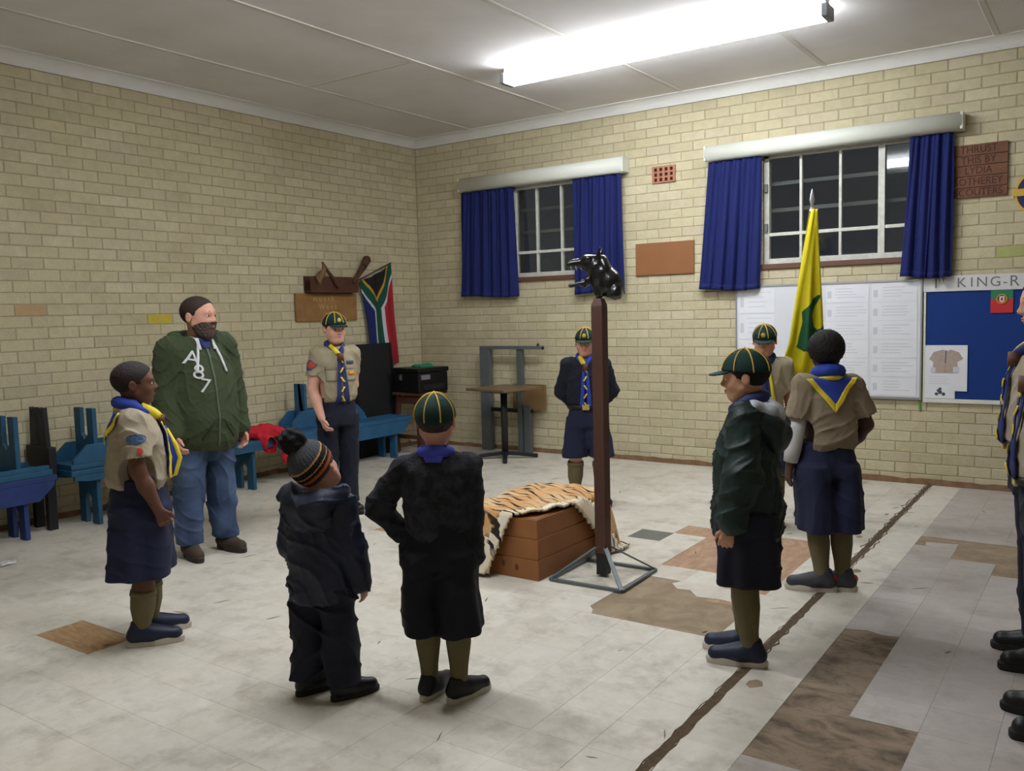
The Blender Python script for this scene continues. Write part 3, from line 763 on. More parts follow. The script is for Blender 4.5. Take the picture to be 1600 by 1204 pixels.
# ================================================================== FURNITURE AND PROPS
def paint(name, c, c2=None): return mat(name, c, .55, .45, 9, .12, 60, col2=c2 or (c[0]*.55, c[1]*.55, c[2]*.55, 1))
M_teal = paint('teal_blue_paint', rgb(34, 84, 116)); M_violet = paint('violet_blue_paint', rgb(38, 58, 116)); M_sky = paint('bright_blue_paint', rgb(42, 94, 134))
M_blackp = mat('black_paint', rgb(26, 26, 30), .5, .3, 10)
def bench(xc, y0, y1, m, label, inverted=False, z0=0.0, width=.31, H=.425, apron=.13, tilt=0.0):
    """plank bench: seat, two side rails with tapered ends, two slotted leg boards"""
    root = tag(empty('wooden_bench', (xc, (y0+y1)/2, z0)), label, 'bench', 'painted plank benches along the wall')
    l = (y1-y0)/2; w = width/2; st = .04
    fz = (lambda z: H-z) if inverted else (lambda z: z)
    def box(lo, hi): 
        a, c = fz(lo[2]), fz(hi[2]); return MB().box((lo[0], lo[1], min(a, c)), (hi[0], hi[1], max(a, c)))
    box((-w, -l, H-st), (w, l, H)).build('seat_plank', m, root, bevel=.006)
    for s in (-1, 1):
        x0, x1 = (w-.028, w-.003) if s > 0 else (-w+.003, -w+.028)
        poly = [(-l+.02, fz(H-st)), (-l+.02, fz(H-st-.03)), (-l+.13, fz(H-st-apron)), (l-.13, fz(H-st-apron)), (l-.02, fz(H-st-.03)), (l-.02, fz(H-st))]
        if inverted: poly = poly[::-1]
        MB().prism(poly, 'x', x0, x1).build('side_rail', m, root, bevel=.003)
    for s in (-1, 1):
        yl = s*(l-.21); hw = w-.03; zt = H-st
        poly = [(-hw, 0), (-hw+.085, 0), (-hw+.08, .19), (-.0, .235), (hw-.08, .19), (hw-.085, 0), (hw, 0), (hw, zt), (-hw, zt)]
        poly = [(x, fz(z)) for x, z in poly]
        if inverted: poly = poly[::-1]
        MB().prism(poly, 'y', yl-.016, yl+.016).build('leg_board', m, root, bevel=.003)
    return root
bench(.33, -6.30, -4.47, M_violet, 'violet blue plank bench at far left, standing upright under another bench')
bench(.33, -6.26, -4.50, M_teal, 'teal bench turned upside down on the violet blue bench', True, .426, apron=.034)
bench(.33, -4.37, -2.56, M_teal, 'long teal plank bench behind the man, red jacket on its end', apron=.05)
bench(.31, -4.36, -3.20, M_teal, 'short blue bench lying upside down on the bench behind the man', True, .426)
bench(.33, -2.38, -.76, M_sky, 'bright blue plank bench beside the black board')
bench(.19, -2.20, -1.22, M_sky, 'small blue bench upside down on the bright blue bench by the wall', True, .426, width=.20, H=.42)
# black stool, legs up, between the bench ends
st = tag(empty('black_stool', (.20, -4.43, 0)), 'black stool standing legs up between the two left benches', 'stool')
MB().box((-.16, -.028, .36), (.16, .028, .60)).build('seat', M_blackp, st, bevel=.006)
for sx in (-1, 1):
    MB().prism([(sx*.07-.045, .58), (sx*.07+.045, .58), (sx*.06+.035, .88), (sx*.06+.008, .87), (sx*.06, .80), (sx*.06-.012, .875), (sx*.06-.035, .88)], 'y', -.016, .016).build('leg', M_blackp, st, bevel=.003)
    MB().box((sx*.09-.025, -.03, .0), (sx*.09+.025, .03, .37)).build('support', M_blackp, st)

# ---------------- left wall: plaque, shelf with driftwood, flag
M_ply = mat('pale_plywood', rgb(150, 112, 66), .75, .5, 8, .2, 30, col2=rgb(120, 82, 46)); M_dkwood = mat('dark_wood', rgb(84, 50, 34), .65, .5, 9, .15, col2=rgb(54, 30, 20))
M_drift = mat('driftwood', rgb(124, 96, 66), .8, .5, 14, .3); M_script = mat('pale_script', rgb(186, 158, 104), .8)
pq = tag(empty('wooden_plaque', (.006, -1.44, 1.43)), 'pale wooden plaque with worn script on the bench wall', 'plaque')
MB().box((0, -.41, 0), (.022, .41, .275)).build('board', M_ply, pq, bevel=.008)
RYZ = Matrix.Rotation(PI/2, 4, 'Z') @ Matrix.Rotation(PI/2, 4, 'X')
for i, s in enumerate(('m u n r k', 'W e n t', 'h a l l')):
    text_obj('worn_script', s, .075, M_script, pq, Matrix.Translation((.0225, -.05+.05*i, .22-.08*i)) @ RYZ, .0006)
sh = tag(empty('wall_shelf', (.006, -1.38, 1.71)), 'dark brown wooden shelf box above the pale plaque', 'shelf')
MB().box((0, -.34, 0), (.10, .30, .02)).build('shelf_board', M_dkwood, sh, bevel=.003)
MB().box((0, -.34, .02), (.018, .30, .16)).build('back_board', M_dkwood, sh); MB().box((.082, -.34, .02), (.10, .30, .15)).build('front_board', M_dkwood, sh, bevel=.003)
dw = tag(empty('driftwood', (.10, -1.55, 1.86)), 'twisted pale driftwood standing on the dark wall shelf', 'driftwood')
m = MB(); m.tube([(.0, -.06, -.10), (.01, -.07, -.03), (.02, -.03, .04), (.0, .02, .08), (-.01, .0, .15)], [.022, .03, .034, .022, .006], 8); m.build('stem', M_drift, dw, True)
m = MB(); m.tube([(.0, .0, .15), (.015, .05, .06), (.02, .12, -.02), (.03, .17, -.10)], [.005, .016, .022, .02], 8); m.build('branch', M_dkwood, dw, True)
m = MB(); m.tube([(.02, -.08, .03), (.03, -.11, -.01), (.03, -.07, -.08)], [.012, .014, .008], 8); m.build('pale_loop', M_drift, dw, True)
cl = tag(empty('wooden_club', (.08, -1.02, 1.86)), 'dark wooden club leaning up from the shelf beside the flag', 'club')
m = MB(); m.tube([(.03, -.14, -.05), (.02, -.05, .03), (.0, .05, .12), (-.02, .13, .20), (-.02, .15, .215)], [.022, .026, .036, .044, .03], 10); m.build('shaft', M_dkwood, cl, True)
m = MB(); m.tube([(.005, .04, .11), (.002, .06, .13)], .034, 10); m.build('band', M_blackp, cl, True)

M_fl = [mat('flag_black', rgb(22, 20, 22), .85), mat('flag_gold', rgb(190, 142, 44), .85), mat('flag_deep_green', rgb(16, 74, 56), .85), mat('flag_white', rgb(190, 192, 200), .85), mat('flag_crimson', rgb(158, 32, 44), .85), mat('flag_navy', rgb(24, 34, 92), .85)]
fl = tag(empty('wall_flag', (.02, -.70, .95)), 'black gold green white red and blue flag hung on the bench wall near the corner', 'flag')
def flagfn(U, V):
    # U across the top (left to right), V down the fly
    y = (-.99+.49*U)*(1-V)+(-.85+.43*U)*V; zz = (1.84+.19*U)*(1-V)+(.95+.0*U)*V
    x = .03+.018*np.sin(U*9+V*1.5)*(.3+V)+.012*np.sin(U*17+2)
    y = y+.02*np.sin(V*5+U*3)*V; zz = zz-.03*np.sin(U*PI)*(1-V)
    return x-.02, y+.70, zz-.95
P, Fq, U, V = grid_np(flagfn, 90, 130)
uc = (U[:-1, :-1]+U[1:, 1:]).ravel()/2; vc = (V[:-1, :-1]+V[1:, 1:]).ravel()/2*1.9
a = np.abs(uc-.5); e = (vc-.72*(1-2*a)*.95)*.62
idx = np.where(e < -.12, 0, np.where(e < -.065, 1, np.where((e < .11) | (a < .1), 2, np.where((a < .165) | (e < .165), 3, np.where(uc > .5, 4, 5)))))
o = obj_np('cloth', P, Fq, M_fl, fl, True, idx); solidify(o, .003)
m = MB(); m.tube([(0, -.30, .89), (.0, .22, 1.09)], .006, 6); m.build('hanging_rod', M_dkwood, fl, True)

# ---------------- black board, machine on stool
M_blk = mat('matt_black_board', rgb(24, 24, 26), .8, .2, 8); M_plastic = mat('black_plastic', rgb(20, 20, 22), .35)
bd = tag(empty('black_board', (.125, -.87, 0)), 'black board leaning on the wall below the wall flag', 'board')
T = Matrix.Rotation(-.07, 4, 'Y')
MB().box((-.012, -.30, .0), (.012, .30, 1.18), T).build('panel', M_blk, bd, bevel=.003)
for y in (-.285, .285): MB().box((.012, y-.016, .0), (.02, y+.016, 1.18), T).build('edge_strip', M_plastic, bd)
M_stool = mat('stool_wood', rgb(92, 58, 42), .6, .4, 10, col2=rgb(62, 36, 26))
sl = tag(empty('wooden_stool', (.385, -.50, 0)), 'brown wooden stool carrying a black machine in the corner', 'stool')
MB().box((-.21, -.21, .62), (.21, .21, .65)).build('seat', M_stool, sl, bevel=.008)
for x in (-1, 1):
    for y in (-1, 1): MB().bar((x*.16, y*.16, .62), (x*.185, y*.185, 0), .04).build('leg', M_stool, sl)
for y in (-1, 1):
    MB().box((-.17, y*.17-.012, .53), (.17, y*.17+.012, .60)).build('apron', M_stool, sl); MB().box((y*.17-.012, -.17, .53), (y*.17+.012, .17, .60)).build('apron', M_stool, sl)
    MB().box((-.18, y*.178-.012, .16), (.18, y*.178+.012, .20)).build('stretcher', M_stool, sl)
pr_ = tag(empty('black_printer', (.405, -.50, .651), -.12), 'black boxy machine standing on the corner stool', 'machine')
MB().box((-.20, -.21, 0), (.20, .21, .21)).build('body', M_plastic, pr_, bevel=.015)
MB().box((-.205, -.22, .212), (.21, .22, .262)).build('lid', M_plastic, pr_, bevel=.012)
MB().box((.20, -.15, .03), (.212, .15, .09)).build('tray', M_blk, pr_, bevel=.003)
MB().box((-.10, -.222, .13), (-.06, -.21, .19)).build('handle', mat('chrome', rgb(190, 190, 195), .2, metal=.9), pr_, bevel=.003)
m = MB(); m.box((.2, -.18, .14), (.214, -.06, .19)); m.build('control_panel', M_cap, pr_)
gc = Field((-.16, -.12, -.01), (.16, .12, .06), .006); gc.ell((0, 0, .005), (.13, .09, .022), k=.01); gc.ell((.05, .03, .02), (.05, .04, .02), k=.02); gc.folds(.006, 60, 1); gc.cut((0, 0, -1), 0)
o = gc.build('green_cloth', mat('green_cloth', rgb(40, 120, 84), .9)); o.location = (.43, -.50, .914); tag(o, 'crumpled green cloth on top of the black machine', 'cloth')

# ---------------- pedestal table and steel frame behind it
M_ttop = mat('table_laminate', rgb(112, 92, 68), .4, .3, 8); M_iron = mat('black_iron', rgb(30, 30, 32), .5); M_gsteel = mat('grey_steel', rgb(104, 110, 112), .45, .2, 20, metal=.3)
tb = tag(empty('pedestal_table', (1.47, -.47, 0), YAW+PI/4), 'square pedestal table with black foot by the back wall', 'table')
MB().box((-.27, -.27, .695), (.27, .27, .722)).build('tabletop', M_ttop, tb, bevel=.006)
MB().box((-.15, -.15, .675), (.15, .15, .695)).build('top_plate', M_iron, tb)
m = MB(); m.tube([(0, 0, .03), (0, 0, .68)], .034, 14); m.build('column', M_iron, tb, True)
for q in range(4):
    a = PI/2*q; c, s = math.cos(a+.78), math.sin(a+.78)
    MB().bar((c*.02, s*.02, .055), (c*.33, s*.33, .022), .045, .035).build('foot', M_iron, tb, bevel=.006)
    MB().lathe([(0, 0), (.02, 0), (.02, .02), (0, .02)], (c*.31, s*.31, 0), 10).build('glide', M_iron, tb)
rk = tag(empty('steel_frame', (1.3, -.08, 0)), 'grey steel table frame standing on end behind the pedestal table', 'frame')
MB().box((-.385, -.04, 0), (-.265, .03, 1.11)).build('wide_upright', M_gsteel, rk, bevel=.004)
MB().box((.085, -.03, 0), (.145, .03, 1.09)).build('upright', M_gsteel, rk, bevel=.003); MB().box((.16, -.03, 0), (.24, .02, .50)).build('lower_upright', M_gsteel, rk, bevel=.003)
MB().box((-.38, -.045, 1.085), (.41, -.005, 1.12)).build('top_bar', M_gsteel, rk, bevel=.004)
MB().box((-.27, -.02, .42), (.25, .02, .46)).build('cross_rail', M_iron, rk)
m = MB(); m.ball((.36, -.03, 1.13), .016); m.ball((.41, -.025, 1.10), .02); m.build('castor', M_iron, rk, True)
MB().box((.02, -.015, .46), (.42, .012, .72)).build('brown_panel', mat('brown_panel', rgb(120, 94, 58), .8), rk)

# ---------------- totem: post on pyramid base, wolf head
M_post = mat('red_brown_post', rgb(80, 50, 40), .6, .4, 7, .12, 40, col2=rgb(60, 36, 30))
tt = tag(empty('totem_post', (4.222, -3.42, 0), .03), 'red brown wooden post on a square steel base', 'post')
m = MB(); m.prism([(-.034, -.034), (.034, -.034), (.034, .034), (-.034, .034)], 'z', .13, 1.49); m.build('shaft', M_post, tt, bevel=.006)
m = MB(); m._add([(-.034, -.034, 1.49), (.034, -.034, 1.49), (.034, .034, 1.49), (-.034, .034, 1.49), (-.02, -.02, 1.53), (.02, -.02, 1.53), (.02, .02, 1.53), (-.02, .02, 1.53)], [(0, 1, 5, 4), (1, 2, 6, 5), (2, 3, 7, 6), (3, 0, 4, 7), (4, 5, 6, 7), (3, 2, 1, 0)]); m.build('chamfered_top', M_post, tt)
MB().box((-.03, -.03, .012), (.03, .03, .14)).build('steel_socket', M_iron, tt, bevel=.003)
H_ = .215
for q in range(4):
    c = [(-H_, -H_), (H_, -H_), (H_, H_), (-H_, H_)]
    MB().bar((*c[q], .009), (*c[(q+1) % 4], .009), .022, .014).build('base_bar', M_gsteel, tt)
    MB().bar((*c[q], .012), (c[q][0]*.1, c[q][1]*.1, .17), .024, .008).build('brace', M_gsteel, tt)
M_bag = mat('shiny_black', rgb(14, 15, 17), .22, .1, 20, .35, 30, spec=.6)
wh = tag(empty('wolf_head', (4.222, -3.42, 1.53), YAW+PI-.25), 'shiny black wolf head with open jaws on top of the post', 'ornament')
wh.scale = (.78, 1, 1)
f = Field((-.17, -.10, -.03), (.24, .10, .29), .005)            # local +X is the snout
f.cone((.0, 0, .16), (-.08, 0, .08), .062, .075, .03); f.cone((-.08, 0, .09), (-.12, 0, .045), .06, .055, .03)
f.cone((.02, 0, .185), (.10, 0, .190), .05, .034, .03, sc=(1, .8, 1)); f.cone((.09, 0, .195), (.205, 0, .190), .032, .019, .015, sc=(1, .9, 1))
f.ell((.06, 0, .215), (.04, .05, .02), k=.02); f.cone((.02, 0, .12), (.0, 0, .03), .05, .03, .03)
f.folds(.0025, 50, 2.0)
f.build('skull', M_bag, wh)
f = Field((-.02, -.06, .03), (.24, .06, .16), .005); f.cone((.02, 0, .12), (.10, 0, .085), .04, .026, .01, sc=(1, .8, .8)); f.cone((.10, 0, .085), (.20, 0, .075), .024, .012, .01, sc=(1, .8, .8)); f.folds(.003, 60, 1); f.build('lower_jaw', M_bag, wh)
for s in (-1, 1):
    f = Field((-.06, min(0, s*.08), .18), (.04, max(0, s*.08), .30), .0045); f.cone((.0, s*.035, .20), (-.02, s*.045, .275), .024, .004, sc=(1, .6, 1)); f.build('ear', M_bag, wh)
f = Field((-.19, -.12, -.05), (.0, .12, .24), .006); f.cone((-.03, 0, .19), (-.11, 0, .03), .045, .085, sc=(.7, 1, 1)); f.folds(.005, 45, .5); f.cut((0, 0, -1), -.004); f.build('neck_fur', M_bag, wh)
m = MB()
for s in (-1, 1):
    for q in range(3): m.tube([(.19-.035*q, s*.013, .178), (.188-.035*q, s*.013, .155)], [.005, .001], 5)
m.build('teeth', mat('tooth_grey', rgb(170, 176, 186), .3), wh)
m = MB(); m.tube([(0, 0, .001), (0, 0, .08)], .022, 10); m.build('neck_spike', M_iron, wh, True)

# ---------------- wooden box and tiger skin
M_boxw = mat('orange_box_wood', rgb(150, 98, 54), .55, .45, 6, .08, 40, col2=rgb(122, 74, 38)); M_knot = mat('knot_dark', rgb(96, 54, 24), .7)
bx0, bx1, by0, by1, bz = 3.50, 3.968, -3.69, -2.94, .335
wbx = tag(empty('wooden_box', ((bx0+bx1)/2, (by0+by1)/2, 0)), 'orange brown wooden box under the tiger skin', 'box')
hx, hy = (bx1-bx0)/2, (by1-by0)/2
for z0_, z1_ in ((0, .112), (.114, .226), (.228, bz)):
    ins = .010*z0_/.2; t = .02
    for s in (-1, 1):
        MB().box((-hx+ins, s*(hy-ins)-(t if s > 0 else 0), z0_), (hx-ins, s*(hy-ins)+(0 if s > 0 else t), z1_)).build('board', M_boxw, wbx, bevel=.002)
        MB().box((s*(hx-ins)-(t if s > 0 else 0), -hy+ins+t, z0_), (s*(hx-ins)+(0 if s > 0 else t), hy-ins-t, z1_)).build('board', M_boxw, wbx, bevel=.002)
MB().box((-hx+.02, -hy+.02, bz-.015), (hx-.02, hy-.02, bz)).build('lid', M_boxw, wbx)
for x, z in ((-.0, .07), (.09, .06)): MB().ball((x, -hy-.0005, z), (.012, .0015, .02), 10, 6).build('knot', M_knot, wbx)

def stripe_mat(name, c1, c2, c3, sc, thr):
    m = bpy.data.materials.new(name); m.use_nodes = True; nt = m.node_tree; N = nt.nodes; Lk = nt.links
    tc = N.new('ShaderNodeTexCoord'); mp = N.new('ShaderNodeMapping'); mp.inputs['Rotation'].default_value = (0, 0, .35); mp.inputs['Scale'].default_value = (.45, 1, .7)
    w = N.new('ShaderNodeTexWave'); w.inputs['Scale'].default_value = sc; w.inputs['Distortion'].default_value = 7; w.inputs['Detail'].default_value = 2.5; w.inputs['Detail Scale'].default_value = 1.2; w.bands_direction = 'Y'
    r = N.new('ShaderNodeValToRGB'); r.color_ramp.elements[0].position = thr; r.color_ramp.elements[1].position = thr+.06; r.color_ramp.elements[0].color = (0, 0, 0, 1); r.color_ramp.elements[1].color = (1, 1, 1, 1)
    n = N.new('ShaderNodeTexNoise'); n.inputs['Scale'].default_value = 7; n.inputs['Detail'].default_value = 6
    r2 = N.new('ShaderNodeValToRGB'); r2.color_ramp.elements[0].position = .4; r2.color_ramp.elements[1].position = .65; r2.color_ramp.elements[0].color = c1; r2.color_ramp.elements[1].color = c2
    n4 = N.new('ShaderNodeTexNoise'); n4.inputs['Scale'].default_value = 5; r4 = N.new('ShaderNodeValToRGB'); r4.color_ramp.elements[0].position = .42; r4.color_ramp.elements[1].position = .52
    mx = N.new('ShaderNodeMixRGB'); ml = N.new('ShaderNodeMath'); ml.operation = 'MULTIPLY'
    Lk.new(tc.outputs['Object'], mp.inputs[0]); Lk.new(mp.outputs[0], w.inputs[0]); Lk.new(tc.outputs['Object'], n.inputs[0]); Lk.new(tc.outputs['Object'], n4.inputs[0])
    Lk.new(w.outputs['Fac'], r.inputs[0]); Lk.new(n.outputs['Fac'], r2.inputs[0]); Lk.new(n4.outputs['Fac'], r4.inputs[0])
    Lk.new(r.outputs[0], ml.inputs[0]); Lk.new(r4.outputs[0], ml.inputs[1])
    Lk.new(ml.outputs[0], mx.inputs[0]); Lk.new(r2.outputs[0], mx.inputs[1]); mx.inputs[2].default_value = c3
    b_ = N['Principled BSDF']; Lk.new(mx.outputs[0], b_.inputs['Base Color']); b_.inputs['Roughness'].default_value = .9
    n5 = N.new('ShaderNodeTexNoise'); n5.inputs['Scale'].default_value = 120; bp = N.new('ShaderNodeBump'); bp.inputs['Strength'].default_value = .5; bp.inputs['Distance'].default_value = .01
    Lk.new(tc.outputs['Object'], n5.inputs[0]); Lk.new(n5.outputs['Fac'], bp.inputs['Height']); Lk.new(bp.outputs[0], b_.inputs['Normal'])
    return m
M_tig = stripe_mat('tiger_fur', rgb(200, 152, 98), rgb(208, 178, 134), rgb(44, 28, 18), 7.5, .80)
M_tigw = stripe_mat('tiger_border_fur', rgb(222, 214, 196), rgb(226, 204, 168), rgb(30, 22, 18), 8.5, .74)
sk = tag(empty('tiger_skin', ((bx0+bx1)/2, (by0+by1)/2, 0)), 'striped tiger skin draped over the wooden box', 'animal skin')
poly = np.array([(3.34, -3.60), (3.37, -3.75), (3.45, -3.80), (3.52, -3.79), (3.62, -3.785), (3.685, -3.775), (3.745, -3.735), (3.80, -3.70), (3.86, -3.65), (3.905, -3.58), (3.935, -3.48), (3.955, -3.38), (3.985, -3.28), (4.01, -3.18), (4.05, -3.06), (4.09, -2.94), (4.08, -2.83), (4.0, -2.80), (3.88, -2.79), (3.7, -2.82), (3.5, -2.82), (3.40, -2.86), (3.36, -3.0), (3.40, -3.2), (3.37, -3.4)])
NX, NY = 100, 132
gx = np.linspace(3.31, 4.12, NX); gy = np.linspace(-3.83, -2.76, NY); GX, GY = np.meshgrid(gx, gy, indexing='ij')
dx = np.maximum(np.maximum(bx0-GX, GX-bx1), 0); dy = np.maximum(np.maximum(by0-GY, GY-by1), 0); dd = np.hypot(dx, dy)
inn = np.minimum(np.minimum(GX-bx0, bx1-GX), np.minimum(GY-by0, by1-GY))
ztop = bz+.022+.035*np.exp(-((GX-3.66)**2/.03+(GY+3.22)**2/.06))+.02*np.exp(-((GX-3.85)**2/.01+(GY+3.05)**2/.02))+.005*np.sin(GX*40+GY*25)+.004*np.sin(GY*55-GX*20)
slope = np.clip(dd/.085, 0, 1); GZ = ztop*(1-slope**1.2)+.014*slope
ang = np.arctan2(GY+3.3, GX-3.7)
GZ += .02*np.sin(ang*14)*np.clip(dd/.05, 0, 1)*(1-slope*.8)
GZ = np.where(dd <= 0, np.maximum(GZ, bz+.008+.0*GZ), np.maximum(GZ, .012))
Pv = np.stack([GX-(bx0+bx1)/2, GY-(by0+by1)/2, GZ], -1).reshape(-1, 3)
i, j = np.meshgrid(np.arange(NX-1), np.arange(NY-1), indexing='ij'); a0 = (i*NY+j).ravel(); Fq = np.stack([a0, a0+NY, a0+NY+1, a0+1], -1)
cxy = np.stack([GX, GY], -1).reshape(-1, 2)[Fq].mean(1)
def in_poly(p, poly):
    x, y = p[:, 0], p[:, 1]; r = np.zeros(len(p), bool); n = len(poly); dm = np.full(len(p), 9.0)
    for q in range(n):
        x1, y1 = poly[q]; x2, y2 = poly[(q+1) % n]
        c = ((y1 > y) != (y2 > y)) & (x < (x2-x1)*(y-y1)/(y2-y1+1e-12)+x1); r ^= c
        t = np.clip(((x-x1)*(x2-x1)+(y-y1)*(y2-y1))/((x2-x1)**2+(y2-y1)**2), 0, 1); dm = np.minimum(dm, np.hypot(x-x1-t*(x2-x1), y-y1-t*(y2-y1)))
    return r, dm
inside, edge = in_poly(cxy, poly)
pelt = Fq[inside & (edge >= .045)]; bord = Fq[inside & (edge < .045)]
def compact(P, Fq):
    u, inv = np.unique(Fq, return_inverse=True); return P[u], inv.reshape(Fq.shape)
for nm, q, m_ in (('pelt', pelt, M_tig), ('white_border', bord, M_tigw)):
    v_, f_ = compact(Pv, q); solidify(obj_np(nm, v_, f_, m_, sk), .014, 1.0)

# ---------------- yellow flag on a pole
M_yel = mat('yellow_flag_cloth', rgb(222, 206, 26), .75, .15, 5); M_dgreen = mat('flag_emblem_green', rgb(24, 84, 52), .8); M_pole = mat('varnished_pole', rgb(150, 110, 64), .5); M_silver = mat('silver_finial', rgb(200, 204, 208), .3, metal=.7)
FX, FY = 4.812, -1.52
yf = tag(empty('yellow_flag', (FX, FY, 0), YAW), 'yellow flag with a green emblem hanging from a pole by the whiteboard', 'flag')
m = MB(); m.tube([(.02, .02, 0), (0, 0, 2.12)], .014, 10); m.build('pole', M_pole, yf, True)
m = MB(); m.tube([(0, 0, 2.10), (0, 0, 2.14), (0, 0, 2.17), (0, 0, 2.245)], [.016, .010, .019, .001], 8, flat=.5); m.build('finial', M_silver, yf, True)
m = MB(); m.tube([(0, 0, 2.09), (0, 0, 2.105)], .02, 10); m.build('collar', M_silver, yf, True)
MB().lathe([(0, 0), (.13, 0), (.13, .02), (.03, .035), (.025, .10), (0, .10)], (.02, .02, 0), 20).build('foot', M_iron, yf)
# local x = image right, local -y = towards camera
def yfl(U, V):
    z = 2.10-1.13*V
    wl = .02+.19*V**.92+.06*np.clip((V-.78)/.22, 0, 1)**1.2; wr = .02+.066*V
    x = -wl+(wl+wr)*U
    y = -.045-.035*np.sin(U*PI)-.020*np.sin(U*PI*5+V*1.2)*np.minimum(V*1.6, 1)-.01*np.sin(U*11-V*4)
    return x, y, z-.04*np.clip(U, 0, 1)*V*0
P, Fq, U, V = grid_np(yfl, 60, 80); solidify(obj_np('cloth', P, Fq, M_yel, yf), .003)
P2, F2, U2, V2 = grid_np(lambda U, V: (yfl(U, V)[0]*.9+.01, -yfl(U, V)[1]*.5, yfl(U, V)[2]+.03*np.sin(U*3)), 40, 40); solidify(obj_np('rear_fold', P2, F2, M_yel, yf), .003)
emb = np.array([(.45, .555), (.80, .50), (.86, .505), (.70, .57), (.62, .62), (.68, .69), (.76, .71), (.97, .685), (.99, .73), (.86, .76), (.70, .79), (.62, .84), (.40, .835), (.24, .81), (.26, .74), (.30, .66), (.26, .60)])
c_ = np.stack([(U[:-1, :-1]+U[1:, 1:]).ravel()/2, (V[:-1, :-1]+V[1:, 1:]).ravel()/2], -1)
P3, F3, U3, V3 = grid_np(yfl, 150, 200); c3 = np.stack([(U3[:-1, :-1]+U3[1:, 1:]).ravel()/2, (V3[:-1, :-1]+V3[1:, 1:]).ravel()/2], -1)
ins, _d = in_poly(c3, emb); v_, f_ = compact(P3+np.array([0, -.004, 0]), F3[ins]); solidify(obj_np('emblem', v_, f_, M_dgreen, yf), .002)

# ---------------- red jacket thrown over the bench end, scrap of paper
M_red = mat('red_fleece', rgb(196, 28, 46), .85, .3, 12, .2, 80)
f = Field((-.16, -.28, -.27), (.18, .28, .16), .007)
f.cone((0, -.16, .035), (.03, .05, .05), .075, .08, .05, sc=(1.3, 1, .8)); f.cone((.10, -.02, .03), (.155, .0, -.06), .08, .07, .05); f.cone((.02, .08, .03), (.08, .18, .0), .07, .06, .05)
f.cone((.10, .17, .0), (.14, .20, -.12), .055, .05, .04); f.cone((.14, .20, -.12), (.145, .185, -.215), .048, .04, .02); f.folds(.011, 38, 3.0); f.folds(.005, 80, 1.0)
f.op(lambda X, Y, Z: (np.maximum(X-.13, Z)+0*Y).astype(np.float32), (-.3, -.5, -.5), (.13, .5, 0), 0, 's')
o = f.build('red_jacket', M_red); o.location = (.33, -2.62, .427); tag(o, 'red jacket thrown over the end of the teal bench', 'jacket')
f = Field((-.06, -.08, -.01), (.06, .08, .03), .005)
for q in range(7): f.cone((random.uniform(-.05, .05), random.uniform(-.07, .07), .008), (random.uniform(-.05, .05), random.uniform(-.07, .07), .012), .005, .005, .004)
f.cut((0, 0, -1), 0); o = f.build('paper_scrap', M_paper); o.location = (.95, -5.06, .0008); tag(o, 'tangled white scrap on the floor near the left benches', 'litter')
# ================================================================== PEOPLE
def rotm(yaw, pitch, roll):
    """columns: right, forward, up of the head in body axes; yaw + turns left, pitch + looks up"""
    cy, sy = math.cos(yaw), math.sin(yaw); cp, sp = math.cos(pitch), math.sin(pitch); cr, sr = math.cos(roll), math.sin(roll)
    Rz = np.array([[cy, -sy, 0], [sy, cy, 0], [0, 0, 1]]); Rx = np.array([[1, 0, 0], [0, cp, -sp], [0, sp, cp]]); Ry = np.array([[cr, 0, sr], [0, 1, 0], [-sr, 0, cr]])
    return Rz @ Rx @ Ry
def _ell(q, c, r):
    x, y, z = q[0]-c[0], q[1]-c[1], q[2]-c[2]
    k0 = np.sqrt((x/r[0])**2+(y/r[1])**2+(z/r[2])**2)+1e-6; k1 = np.sqrt((x/r[0]**2)**2+(y/r[1]**2)**2+(z/r[2]**2)**2)+1e-6
    return k0*(k0-1)/k1
def _cap(q, a, b, ra, rb):
    ba = [b[i]-a[i] for i in range(3)]; bb = sum(t*t for t in ba)+1e-9
    x, y, z = q[0]-a[0], q[1]-a[1], q[2]-a[2]; t = np.clip((x*ba[0]+y*ba[1]+z*ba[2])/bb, 0, 1)
    return np.sqrt((x-t*ba[0])**2+(y-t*ba[1])**2+(z-t*ba[2])**2)-(ra+t*(rb-ra))
def _smin(a, b, k): h = np.maximum(k-np.abs(a-b), 0)/k; return np.minimum(a, b)-h*h*k*.25
def _smax(a, b, k): return -_smin(-a, -b, k)
def head_sdf(q, adult=False):
    d = _ell(q, (0, -.055, .13), (.355, .435, .365))
    d = _smin(d, _ell(q, (0, .10, -.12), (.285, .275, .365)), .14)
    d = _smin(d, _ell(q, (0, .185, -.38), (.16, .15, .115)), .14)
    for s in (-1, 1):
        d = _smin(d, _ell(q, (s*.155, .19, -.15), (.12, .13, .13)), .10)
        d = _smin(d, _cap(q, (s*.25, .0, -.22), (s*.14, .16, -.40), .07, .06), .12)
    d = _smin(d, _cap(q, (-.16, .315, .065), (.16, .315, .065), .06, .06), .09)
    for s in (-1, 1): d = _smax(d, -_ell(q, (s*.145, .435, -.015), (.095, .085, .06)), .07)
    d = _smin(d, _cap(q, (0, .355, .03), (0, .425, -.12), .028, .05), .06)
    for s in (-1, 1): d = _smin(d, _ell(q, (s*.045, .395, -.145), (.035, .04, .03)), .04)
    d = _smin(d, _ell(q, (0, .335, -.275), (.10, .06, .035)), .04)
    d = _smax(d, -_ell(q, (0, .40, -.262), (.085, .03, .006)), .012)
    for s in (-1, 1):
        d = _smin(d, _ell(q, (s*.365, -.07, -.035), (.035, .085, .125)), .035)
        d = _smax(d, -_ell(q, (s*.405, -.05, -.02), (.025, .045, .07)), .02)
    return d

